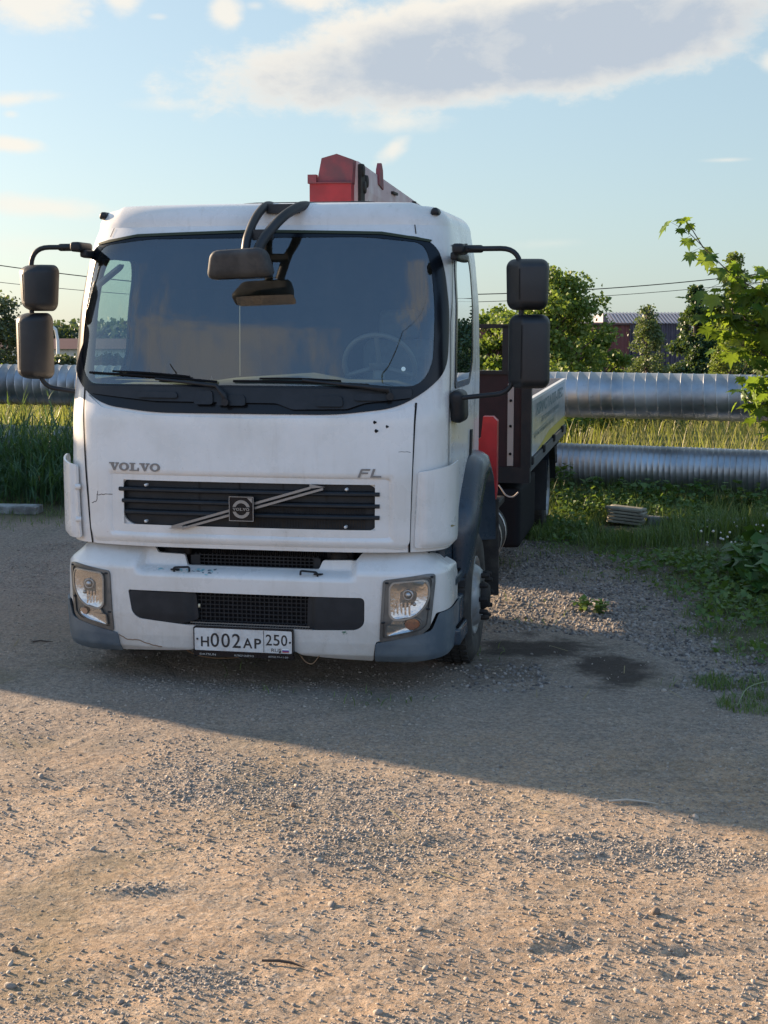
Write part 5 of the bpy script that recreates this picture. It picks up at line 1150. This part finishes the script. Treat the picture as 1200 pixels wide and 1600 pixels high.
# ================================================================== SINGLE PLANTS
def leafy_stem(name, x, y, h, nl, ls, label, cat, group, m=m_weed, spread=.16, stems=4, droop=.6):
    e = empty(name, (x, y, gz1(x, y))); tag(e, label, cat, group); g = G(); LP = []
    for s in range(stems):
        a = random.uniform(0, 2*PI); hh = h*random.uniform(.65, 1); tip = Vector((math.cos(a)*spread*random.uniform(.3, 1), math.sin(a)*spread*random.uniform(.3, 1), hh)); pts = [Vector((0, 0, 0)).lerp(tip, t)+Vector((0, 0, .0)) for t in (0, .3, .65, 1)]
        pts[1] += Vector((random.gauss(0, .012), random.gauss(0, .012), 0)); g.tube(pts, [.006, .005, .004, .002], 6)
        for _ in range(nl//stems): LP.append(pts[0].lerp(tip, random.uniform(.15, 1)))
    g.build('stem', mat(name+'_stem', (.06, .09, .03), .7), e); LP = np.array([tuple(p) for p in LP]); n = len(LP)
    az = RNG.uniform(0, 2*PI, n); R = rotz(az); tl = RNG.normal(-droop*.4, .45, n); c, s_ = np.cos(tl), np.sin(tl); z = np.zeros(n); o = np.ones(n); RX = np.stack([o, z, z, z, c, -s_, z, s_, c], -1).reshape(-1, 3, 3)
    V, F = scatter(LEAF_V, LEAF_F, LP, R @ RX, RNG.uniform(ls*.6, ls*1.2, n)); fast('foliage', V, F, m, e); return e
k = 0
BIG_W = [(3.02, 11.7, .34, 'large-leaved burdock at the right edge, nearest the camera'), (3.22, 12.0, .44, 'large-leaved burdock at the right edge, second from the camera'), (3.42, 12.5, .50, 'tall large-leaved burdock at the right edge behind the two nearer ones'), (3.05, 12.4, .36, 'low large-leaved burdock just left of the tall one at the right edge')]
m_bur = leafmat('burdock_leaf', (.03, .09, .02), (.06, .15, .03), .25)
for (x, y, h, lb) in BIG_W: leafy_stem('burdock', x, y, h, 56, .16, lb, 'weed plant', 'large-leaved weeds at the right edge', m_bur, .30, 7, .9)
under = [(1.30, 17.35, .55), (1.75, 17.2, .62), (2.15, 17.05, .70), (2.5, 17.0, .5), (2.85, 16.8, .55), (3.2, 16.6, .50), (3.6, 16.5, .6), (4.0, 16.3, .55), (.9, 17.5, .5), (4.4, 16.2, .5), (3.35, 17.9, .5), (3.9, 17.7, .5), (2.9, 18.0, .5)]
ORD = 'first second third fourth fifth sixth seventh eighth ninth tenth eleventh twelfth thirteenth'.split(); under.sort()
for i, (x, y, h) in enumerate(under): leafy_stem('tall_weed', x, y, h*.80, 130, .085, 'leafy dark green weed along the lower pipe, %s to the right of the flatbed' % ORD[i], 'weed plant', 'leafy weeds along the lower pipe', m_weed, .28, 7, .5)
for i, (x, y) in enumerate(((1.52, 11.02), (1.62, 10.9))): leafy_stem('grass_tuft', x, y, .10, 60, .05, ['small bright weed tuft in the sunlit gravel beside the truck', 'smallest weed tuft in the sunlit gravel, nearest the oil stain'][i], 'weed plant', 'weed tufts in the sunlit gravel', leafmat('tuft_leaf', (.10, .20, .03), (.22, .28, .05)), .09, 8, .1)
# tufts at the gravel's edge
def tuft(x, y, r, h, nb, label, m=m_grass):
    a = RNG.uniform(0, 2*PI, nb); rr = r*np.sqrt(RNG.random(nb)); X, Y = x+rr*np.cos(a), y+rr*np.sin(a); P = np.c_[X, Y, gz(X, Y)]; P -= np.array([[x, y, 0]])
    V, F = blades(P, RNG.uniform(.4, 1, nb)*h, RNG.uniform(.004, .009, nb), RNG.uniform(0, 2*PI, nb), RNG.uniform(.2, 1.1, nb), 4); o = fast('grass_tuft', V, F, m); o.location = (x, y, 0); tag(o, label, 'grass tuft', 'grass tufts at the edge of the yard')
tuft(2.03, 8.75, .16, .09, 240, 'low grass tuft in the gravel at the right, level with the oil stain')
tuft(2.18, 8.25, .26, .08, 420, 'grass tuft at the right edge of the frame, nearest the camera')
tuft(2.42, 8.6, .28, .10, 420, 'grass tuft at the right edge behind the nearest tuft')
tuft(-2.42, 13.2, .22, .07, 260, 'low grass tuft in the yard left of the truck bumper')
tuft(-2.2, 14.2, .3, .08, 260, 'sparse grass tuft in the yard behind the left air deflector')
# long curved stalk
g = G(); g.tube(arc_path([(2.30, 8.5, .10), (2.12, 8.4, .09), (2.02, 8.2, .02)], .3, 8), .003, 5); tag(g.build('grass_stalk', M['olive'] if False else mat('stalk', (.22, .26, .14), .7)), 'long bent grass stalk lying over the gravel at the right edge', 'stalk')
# white clover heads
fl_sp = [(2.95+.9*random.random(), 13.3+1.6*random.random()) for _ in range(34)]; g = G()
P = np.array([(x, y, gz1(x, y)+random.uniform(.05, .22)) for x, y in fl_sp]); V, F = scatter(ICO_V, ICO_F, P, randrot(len(P)), RNG.uniform(.006, .015, len(P))); tag(fast('clover_flowers', V, F, mat('clover_white', (.6, .58, .55), .8)), kind='stuff')
# ================================================================== LUMBER AND BLOCKS
def plank_stack(x, y, rz, label):
    e = empty('plank_stack', (x, y, gz1(x, y)), rz); tag(e, label, 'planks'); m = mat('weathered_plank', (.25, .235, .18), .85, var=(.15, .14, .11), vscale=4, bump=.3, bscale=30)
    for k in range(5):
        for j in range(2):
            g = G(); dx = random.uniform(-.03, .03); g.rbox((dx, j*.16, .05+k*.042), (.46+random.uniform(-.05, .05), .15, .030), .002, 5, lambda a, b, c: (a, b, c-a*.07)); g.build('plank', m, e)
    e.scale = (.8, .8, .82)
plank_stack(2.58, 15.6, math.radians(-20), 'stack of pale weathered planks lying in the grass below the lower pipe')
def block(x, y, rz, sz, label, col=(.22, .22, .22)):
    g = G(); g.rbox((0, 0, sz[2]/2), sz, .015, 5); o = g.build('concrete_block', mat('old_concrete', col, .9, var=(.13, .13, .12), vscale=6, bump=.4, bscale=30)); o.location = (x, y, gz1(x, y)-.01); o.rotation_euler = (0, 0, rz); tag(o, label, 'block', 'concrete blocks in the verge')
block(-4.25, 16.75, -.1, (.62, .25, .10), 'flat grey concrete block in front of the reeds at the left edge', (.30, .33, .33))
block(3.42, 15.15, -.3, (.20, .16, .13), 'small grey concrete block right of the plank stack')
block(3.74, 15.35, .1, (.26, .2, .13), 'grey concrete block between the small one and the round one')
block(4.10, 15.2, .4, (.22, .22, .20), 'rough grey concrete block at the right edge of the frame', (.30, .30, .30))
block(2.95, 15.7, -.2, (.22, .12, .10), 'grey concrete block lying against the end of the plank stack')
for i, (x, y, rz, l, lb) in enumerate(((1.14, 6.52, -.15, .22, 'thin pale stick lying on the sunlit edge of the shade'), (-.35, 4.85, -.35, .16, 'short bent twig lying on the sand in the foreground'), (-2.35, 9.9, .1, .15, 'dark broken twig lying on the gravel left of the bumper'), (-2.75, 9.95, -.2, .18, 'dark flattened scrap at the left edge of the yard'))):
    g = G(); z = gz1(x, y)+.008; c, s = math.cos(rz), math.sin(rz); g.tube([(x-l/2*c, y-l/2*s, z), (x-.1*l*c, y+.08*l, z+.006), (x+.2*l*c, y+.02*l, z+.003), (x+l/2*c, y+l/2*s, z)], [.005, .006, .005, .002], 6)
    tag(g.build('twig', mat('twig_wood_%d' % i, (.42, .38, .32) if i == 0 else (.05, .035, .028), .8)), lb, 'twig')
for i, (x, y, s_, lb) in enumerate(((1.02, 5.28, .020, 'largest brown stone standing on the sand at the right of the foreground'), (-1.32, 5.0, .016, 'brown stone on the sand at the left foreground'), (-.42, 6.55, .018, 'dark stone in the middle of the gravel patch'))):
    Vs = ICO_V*np.array([1, .9, .85])*s_*RNG.uniform(.8, 1.15, (12, 1)); Vs[:, 2] += s_*.5; o = fast('stone', Vs, np.array(ICO_F), mat('brown_stone_%d' % i, (.16, .12, .09), .85)); o.location = (x, y, gz1(x, y)); tag(o, lb, 'stone')
# ================================================================== TREES
LF2_V = np.array([(0, 0, 0), (-.5, .45, .08), (0, 1, 0), (.5, .45, .08)]); LF2_F = np.array([(0, 1, 2, 3)]) if False else np.array([(0, 3, 2), (0, 2, 1)])
def tree(name, x, y, h, r, nleaf, ls, m, label, group=None, kind='round', trunk_r=.09, base=.12, clumps=34, bark=(.07, .055, .045)):
    nleaf = int(nleaf*1.9); clumps = int(clumps*1.5); ls *= .92
    z0 = gz1(x, y); e = empty(name, (x, y, z0)); tag(e, label, 'tree', group); g = G(); CLP = []
    g.tube([(0, 0, -.1), (random.gauss(0, .05), random.gauss(0, .05), h*.35), (random.gauss(0, .08), random.gauss(0, .08), h*.7), (0, 0, h*.97)], [trunk_r, trunk_r*.75, trunk_r*.4, .01], 9)
    for i in range(clumps):
        if kind == 'cone': t = random.random()**.8; z = h*(base+(1-base)*t); rr = r*(1-t)**.8*random.uniform(.55, 1.1)+.04; a = random.uniform(0, 2*PI); c = Vector((rr*math.cos(a), rr*math.sin(a), z-.12*rr)); s = r*.20*(1-t)+.10
        else:
            a = random.uniform(0, 2*PI); t = random.random(); z = h*(base+(1-base)*t); pr = math.sin(PI*min(1, (t*.86+.12)))**.6; rr = r*pr*random.uniform(.35, 1.05); c = Vector((rr*math.cos(a), rr*math.sin(a), z)); s = r*random.uniform(.16, .30)
        CLP.append((c, s)); zb = max(h*.1, c.z-abs(rr)*.7-.1)
        g.tube([(0, 0, zb), tuple(Vector((0, 0, zb)).lerp(c, .55)+Vector((0, 0, .04))), tuple(c)], [trunk_r*.28, trunk_r*.16, .006], 6)
    g.build('trunk', mat(name+'_bark_%d' % int(x*10), bark, .9, bump=.4, bscale=20), e)
    w_ = np.array([s**2 for _, s in CLP]); k = RNG.choice(len(CLP), nleaf, p=w_/w_.sum()); cc = np.array([tuple(c) for c, _ in CLP])[k]; ss = np.array([s for _, s in CLP])[k]
    d = RNG.normal(0, 1, (nleaf, 3)); d /= np.linalg.norm(d, axis=1)[:, None]; rad = RNG.random(nleaf)**.42
    P = cc+d*(ss*rad)[:, None]*np.array([1.15, 1.15, .85])*(1+.5*(RNG.random((nleaf, 1)) < .12))
    P[:, 2] = np.maximum(P[:, 2], .1)
    V, F = scatter(LF2_V, LF2_F, P, randrot(nleaf, .8), RNG.uniform(ls*.6, ls*1.3, nleaf)); fast('crown', V, F, m, e); return e
m_t1 = leafmat('maple_shrub_leaf', (.06, .13, .026), (.20, .26, .06), .42); m_t2 = leafmat('willow_leaf', (.06, .095, .04), (.13, .17, .07), .3); m_t3 = leafmat('dark_leaf', (.015, .05, .022), (.035, .085, .035), .25); m_t4 = leafmat('pine_leaf', (.045, .07, .045), (.10, .12, .06), .3)
bt = 'trees and bushes beyond the pipes'
tree('broadleaf_tree', 3.05, 26.6, 3.05, 1.05, 9500, .075, m_t1, 'green broadleaf tree directly behind the right mirrors', bt, clumps=46, base=.05)
tree('broadleaf_tree', 2.05, 27.6, 2.35, .70, 6000, .075, m_t1, 'bright yellow green tree between the cab and the right mirrors', bt, clumps=26, base=.05)
tree('broadleaf_tree', 4.15, 28.5, 1.95, .65, 4500, .075, m_t1, 'low green tree in front of the red brown wall', bt, clumps=26, base=.05)
tree('willow_shrub', 5.4, 30.5, 2.62, .62, 7000, .055, m_t2, 'pale feathery shrub in front of the purple shed', bt, 'cone', .05, .03, 60)
tree('dark_tree', 7.15, 34.0, 3.1, .75, 9000, .075, m_t3, 'dark spruce like tree rising right of the purple shed roof', bt, 'cone', .08, .03, 60)
tree('dark_tree', 8.45, 34.5, 2.9, 1.1, 12000, .08, m_t3, 'broad dark tree behind the maple branches', bt, clumps=40, base=.03)
tree('dark_tree', 9.2, 36.0, 2.5, 1.3, 9000, .09, m_t3, 'low dark bush at the far right behind the maple branches', bt, clumps=30, base=.03)
tree('slim_tree', 7.35, 31.2, 3.85, .38, 3600, .06, leafmat('slim_leaf', (.07, .12, .03), (.20, .24, .06), .4), 'slim light green tree standing behind the maple tip', bt, 'cone', .04, .25, 34)
tree('pine_tree', -11.7, 44, 3.35, 1.2, 6000, .10, m_t4, 'grey green pine at the left edge of the frame', bt, clumps=44, base=.10, trunk_r=.10)
tree('pine_tree', -13.1, 46, 3.5, 1.2, 4500, .11, m_t4, 'taller grey green pine partly outside the left edge', bt, clumps=30, base=.12, trunk_r=.12)
tree('scrub_bush', -8.6, 40, 1.55, .85, 3600, .09, m_t4, 'low scrub bush in front of the white building behind the left mirror', bt, clumps=22, base=.05, trunk_r=.04)
tree('scrub_bush', -7.6, 42, 1.55, .8, 3600, .09, m_t4, 'low scrub bush seen beside the left corner of the windscreen', bt, clumps=22, base=.05, trunk_r=.04)
tree('scrub_bush', -10.7, 39, 1.4, .8, 3000, .09, m_t1, 'sunlit yellow green bush at the foot of the left pines', bt, clumps=20, base=.05, trunk_r=.04)
# far wood: one unbroken mass
nC = 1500; X = RNG.uniform(-150, 130, nC); Y = 250+RNG.uniform(-10, 26, nC)+np.abs(X)*.1; hw = 6.6+2.2*fbm(X*.05, Y*0+3, 81, 4)*1.2+RNG.uniform(-.5, .5, nC); hw = np.where(X > -8, hw-2.0, hw)
nl = 60000; k = RNG.integers(0, nC, nl); zt = RNG.random(nl)**.75; P = np.c_[X[k]+RNG.normal(0, 1.1, nl), Y[k]+RNG.normal(0, 1.1, nl), gz(X[k], Y[k])+hw[k]*zt*1.0]
V, F = scatter(LF2_V, LF2_F, P, randrot(nl, .9), RNG.uniform(.5, 1.2, nl)); tag(fast('far_wood', V, F, leafmat('far_leaf', (.03, .06, .045), (.05, .09, .06), .2)), kind='stuff')
# near maple: big lobed leaves on thin shoots; its trunk stands outside the right edge
ML = [(0, -.05), (.10, .02), (.42, -.06), (.32, .10), (.52, .26), (.36, .28), (.60, .62), (.30, .48), (.28, .60), (.14, .56), (.0, 1.0)]
ML = ML+[(-a, b) for a, b in ML[-2:0:-1]]
MV = np.array([(0, .25, -.05)]+[(a, b, .16*abs(a)*(1 if i_ % 2 else -.4)-.22*max(0, b-.3)**2) for i_, (a, b) in enumerate(ML)]); nM = len(ML); MF = np.array([(0, 1+i, 1+(i+1) % nM) for i in range(nM)])
m_ma = leafmat('maple_leaf', (.05, .13, .02), (.20, .28, .035), .5, .45)
ex, ey = 4.06, 12.3; mt = empty('maple_tree', (ex, ey, gz1(ex, ey))); tag(mt, 'young maple with big lobed leaves reaching in from the right edge', 'tree')
g = G(); g.tube([(0, 0, -.05), (.03, .0, 1.0), (-.05, .0, 2.0), (-.15, 0, 3.0)], [.05, .04, .03, .012], 10); LP = []
def shoot(a, b, n, r, lo=.15, spread=.07):
    n = int(n*2.7)
    a, b = Vector(a), Vector(b); mid = a.lerp(b, .5)+Vector((random.gauss(0, .03), random.gauss(0, .03), random.gauss(0, .03)+.03)); g.tube([a, mid, b], [r, r*.7, .003], 7)
    for i in range(n):
        t = lo+(1-lo)*random.random(); p = (a.lerp(mid, t*2) if t < .5 else mid.lerp(b, t*2-1)); q = p+Vector((random.gauss(0, spread), random.gauss(0, spread), random.gauss(0, spread*.7))); LP.append(q)
        if (q-p).length > .02: g.tube([p, q], [.002, .0015], 4)
# leader that ends in the little crown of leaves against the sky
shoot((-.55, 0, 1.9), (-1.60, -.1, 2.93), 11, .008, .25, .06); g.tube([(-1.45, -.1, 2.78), (-1.54, -.1, 2.92), (-1.60, -.1, 3.0)], [.005, .004, .003], 6)
for dx, dz in ((-.03, .02), (.04, -.02), (-.05, -.06), (.02, .03)): LP.append(Vector((-1.60+dx, -.1, 3.0+dz)))
for (a, b, n, s) in (((-.1, 0, 1.7), (-1.35, .1, 2.35), 44, .12), ((-.1, 0, 1.9), (-1.2, -.15, 2.55), 38, .12), ((0, 0, 1.5), (-1.1, .0, 2.0), 40, .12), ((0, 0, 1.3), (-.95, -.1, 1.75), 34, .11), ((0, 0, 1.3), (-1.05, .1, 1.55), 26, .09),
                    ((-.1, 0, 2.1), (-.75, 0, 2.55), 30, .11), ((0, .0, 2.2), (-.6, .2, 2.2), 26, .12), ((0, 0, 1.2), (-.85, 0, 1.36), 16, .07), ((0, 0, 2.3), (.5, 0, 2.6), 40, .2), ((0, 0, 1.6), (.6, .1, 2.0), 40, .2), ((0, 0, 2.6), (-.1, .1, 3.2), 30, .15)): shoot(a, b, n, .012, .3, s)
g.build('trunk', mat('maple_bark', (.06, .05, .035), .8), mt)
LPn = np.array([tuple(p) for p in LP]); n = len(LPn); az = RNG.uniform(0, 2*PI, n); tl = RNG.normal(-.75, .5, n); c, s_ = np.cos(tl), np.sin(tl); z = np.zeros(n); o = np.ones(n); RX = np.stack([o, z, z, z, c, -s_, z, s_, c], -1).reshape(-1, 3, 3)
V, F = scatter(MV, MF, LPn, rotz(az) @ RX, RNG.uniform(.09, .175, n)); fast('crown', V, F, m_ma, mt)
# ================================================================== BUILDINGS
def corr(name, x0, x1, y0, z0, z1, pitch, d, m, parent):
    xs_ = np.arange(x0, x1, pitch/4); V = []; F = []
    for i, x in enumerate(xs_):
        dy = (0, d, d, 0)[i % 4]; V += [(x, y0-dy, z0), (x, y0-dy, z1)]
    F = [(2*i, 2*i+2, 2*i+3, 2*i+1) for i in range(len(xs_)-1)]; g = G(); g.add(V, F); return g.build(name, m, parent)
sx0, sx1, sy0 = 8.45, 11.4, 55.0; zb = gz1(9.5, 55)
sh = empty('metal_shed', (sx0, sy0, zb)); tag(sh, 'purple corrugated metal shed with a pale ribbed roof', 'shed'); H_ = 2.25-zb
corr('wall', 0, sx1-sx0, 0, 0, H_-.36, .18, .04, mat('purple_sheet', (.055, .045, .07), .5, var=(.08, .065, .09)), sh)
g = G(); g.box(0, sx1-sx0, .08, 4.0, 0, H_-.38); g.box(-.05, 0, -.02, 4.0, 0, H_-.36); g.build('wall', M['dark'], sh)
g = G(); n_ = 24
for i in range(n_):
    a, b = -.1+(sx1-sx0+.2)*i/n_, -.1+(sx1-sx0+.2)*(i+.55)/n_; c = -.1+(sx1-sx0+.2)*(i+1)/n_
    g.add([(a, -.15, H_-.36), (b, -.15, H_-.36), (b, 1.6, H_+.03), (a, 1.6, H_+.03)], [(0, 1, 2, 3)]); g.add([(b, -.15, H_-.33), (c, -.15, H_-.33), (c, 1.6, H_+.06), (b, 1.6, H_+.06)], [(0, 1, 2, 3)])
g.box(-.1, sx1-sx0+.1, 1.6, 4.1, H_-.4, H_); g.build('roof', mat('lilac_roof', (.30, .28, .32), .45, metal=.2), sh)
g = G(); g.box(-.06, .0, -.06, .0, 0, H_-.36); g.build('corner_trim', M['white_f'], sh)
wl = empty('red_wall', (2.2, 50, gz1(5, 50))); tag(wl, 'red brown sheet metal building with a pale base behind the trees', 'building'); hw_ = 1.88-gz1(5, 50)
corr('wall', 0, 6.1, 0, .55, hw_, .25, .04, mat('red_brown_sheet', (.13, .030, .032), .55, var=(.10, .028, .03)), wl)
g = G(); g.box(0, 6.1, .05, 5, 0, .56); g.build('base', mat('pale_base', (.5, .5, .48), .7), wl); g = G(); g.box(0, 6.1, .06, 5, .56, hw_-.02); g.box(-.05, 6.15, -.1, 5.05, hw_-.02, hw_+.05); g.build('roof', mat('wall_cap', (.05, .02, .02), .6), wl)
g = G()
for x in (1.2, 3.0, 5.2): g.box(x, x+.6, -.03, .02, .9, 1.4)
g.build('window', M['gloss_black'], wl)
wb = empty('white_building', (-24.5, 90, gz1(-20, 90))); tag(wb, 'long white building with a dark red roof far behind the left mirror', 'building'); hb_ = 0.15-gz1(-20, 90)
g = G(); g.box(0, 13, 0, 6, 0, hb_); g.build('wall', mat('white_render', (.62, .62, .60), .8, var=(.5, .5, .49)), wb)
g = G(); g.add([(-.3, -.4, hb_-.02), (13.3, -.4, hb_-.02), (13.3, 3, hb_+.55), (-.3, 3, hb_+.55), (-.3, 6.4, hb_-.02), (13.3, 6.4, hb_-.02)], [(0, 1, 2, 3), (3, 2, 5, 4), (0, 3, 4), (1, 5, 2)]); g.build('roof', mat('dark_red_roof', (.09, .035, .035), .7), wb)
g = G()
for x in (1, 3.4, 6.2, 9, 11): g.box(x, x+1.0, -.03, .01, hb_-1.5, hb_-.5)
g.build('window', M['gloss_black'], wb)
fl_p = G(); fl_p.tube([(0, 0, 0), (0, 0, 2.35)], .10, 10); fl_p.tube([(0, 0, 2.35), (-.1, 0, 2.9), (-.45, 0, 3.15)], .09, 10); o = fl_p.build('chimney_pipe', mat('white_pipe', (.65, .65, .65), .5)); o.location = (-19.6, 89.0, gz1(-19.6, 89)); o.scale = (1, 1, 1.15); tag(o, 'white bent pipe standing before the far white building', 'pipe')
# out of frame at left: buildings and wall added to shade the yard
SD = Vector((-.8485, .5292, 0)); c0 = Vector((-2.31, 8.63, 0))+SD*9.0; nrm = Vector((.5292, .8485, 0))
P4 = [c0, c0+nrm*3.45, c0+nrm*3.45+SD*4, c0+SD*4]; g = G(); g.prism([(p.x, p.y) for p in P4], lambda x, y: (x, y, -.3), (0, 0, 3.95)); gs = g.build('sun_blocker', mat('garage_render', (.30, .28, .26), .85, var=(.22, .20, .19))); tag(gs, 'plain low grey building added left of the yard to cast its shade, outside the picture', 'sun_blocker')
dg = G(); a_, b_ = c0+nrm*.5, c0+nrm*2.9; off = -SD*.03; dg.add([tuple(a_+off+Vector((0, 0, .0))), tuple(b_+off), tuple(b_+off+Vector((0, 0, 2.3))), tuple(a_+off+Vector((0, 0, 2.3)))], [(0, 1, 2, 3)]); dg.build('blocker_door', mat('blocker_door_paint', (.10, .13, .12), .6), gs)
g = G(); g.prism([(p.x, p.y) for p in [c0-SD*.15-nrm*.0, c0+nrm*3.45-SD*.15, c0+nrm*3.45+SD*4.1, c0+SD*4.1]], lambda x, y: (x, y, 3.652), (0, 0, .08)); g.build('roof', M['dark'], gs)
P5 = [nrm*10.75+SD*18.5, nrm*13.7+SD*18.5, nrm*13.7+SD*23, nrm*10.75+SD*23]; g = G(); g.prism([(p.x, p.y) for p in P5], lambda x, y: (x, y, -.3), (0, 0, 4.5)); g5 = g.build('sun_blocker', mat('blocker_render_b', (.26, .20, .17), .85, var=(.20, .16, .14))); tag(g5, 'taller brown building added beyond the grey one to shade the verge, outside the picture', 'sun_blocker')  # unseen block added to keep the verge in shade
g = G(); g.prism([(p.x, p.y) for p in [P5[0]-SD*.15, P5[1]-SD*.15, P5[2]+SD*.1, P5[3]+SD*.1]], lambda x, y: (x, y, 4.203), (0, 0, .08)); g.build('roof', M['dark'], g5)
P6 = [nrm*9.0+SD*12.6, nrm*11.3+SD*12.6, nrm*11.3+SD*12.9, nrm*9.0+SD*12.9]; g = G(); g.prism([(p.x, p.y) for p in P6], lambda x, y: (x, y, -.2), (0, 0, 1.35)); tag(g.build('shade_wall', mat('shade_wall_concrete', (.3, .29, .27), .9, var=(.2, .2, .19))), 'waist high concrete wall added to shade the ground left of the truck, outside the picture', 'wall')  # unseen wall added to shade the ground left of the truck
# ================================================================== OVERHEAD LINES
def wire(name, P, y, r, label):
    xs_ = np.array([p[0] for p in P]); zs_ = np.array([p[1] for p in P]); c = np.polyfit(xs_, zs_, 2); X = np.linspace(-34, 34, 60); g = G(); g.tube([(x, y, float(np.polyval(c, x))) for x in X], r, 6); tag(g.build(name, M['seam']), label, 'cable', 'overhead lines beyond the pipes')
wire('power_line', [(-20.87, 4.87), (-16.17, 4.215), (5.39, 3.284), (16.87, 4.077), (20.87, 4.387)], 81, .026, 'thicker upper overhead line crossing the sky behind the truck')
wire('power_line', [(-20.87, 4.0), (-16.17, 3.388), (5.39, 2.939), (16.87, 3.56)], 81, .016, 'thinner lower overhead line crossing the sky behind the truck')
for i, x in enumerate((-34, 34)):
    g = G(); g.tube([(x, 81, -2.2), (x, 81, 11)], [.16, .11], 12); g.box(x-.8, x+.8, 80.95, 81.05, 8.6, 8.7) if False else None; tag(g.build('utility_pole', mat('pole_%d' % i, (.2, .18, .16), .9)), ['grey utility pole outside the left of the picture', 'grey utility pole outside the right of the picture'][i], 'pole')
# a service cable behind the viewer, seen only as its reflection in the windscreen
g = G(); g.tube([(x, -6.5+.25*x, 8.6+.018*(x+2)**2) for x in np.linspace(-16, 16, 40)], .022, 6); tag(g.build('service_cable', M['seam']), 'black service cable hanging over the yard, mirrored in the windscreen', 'cable')
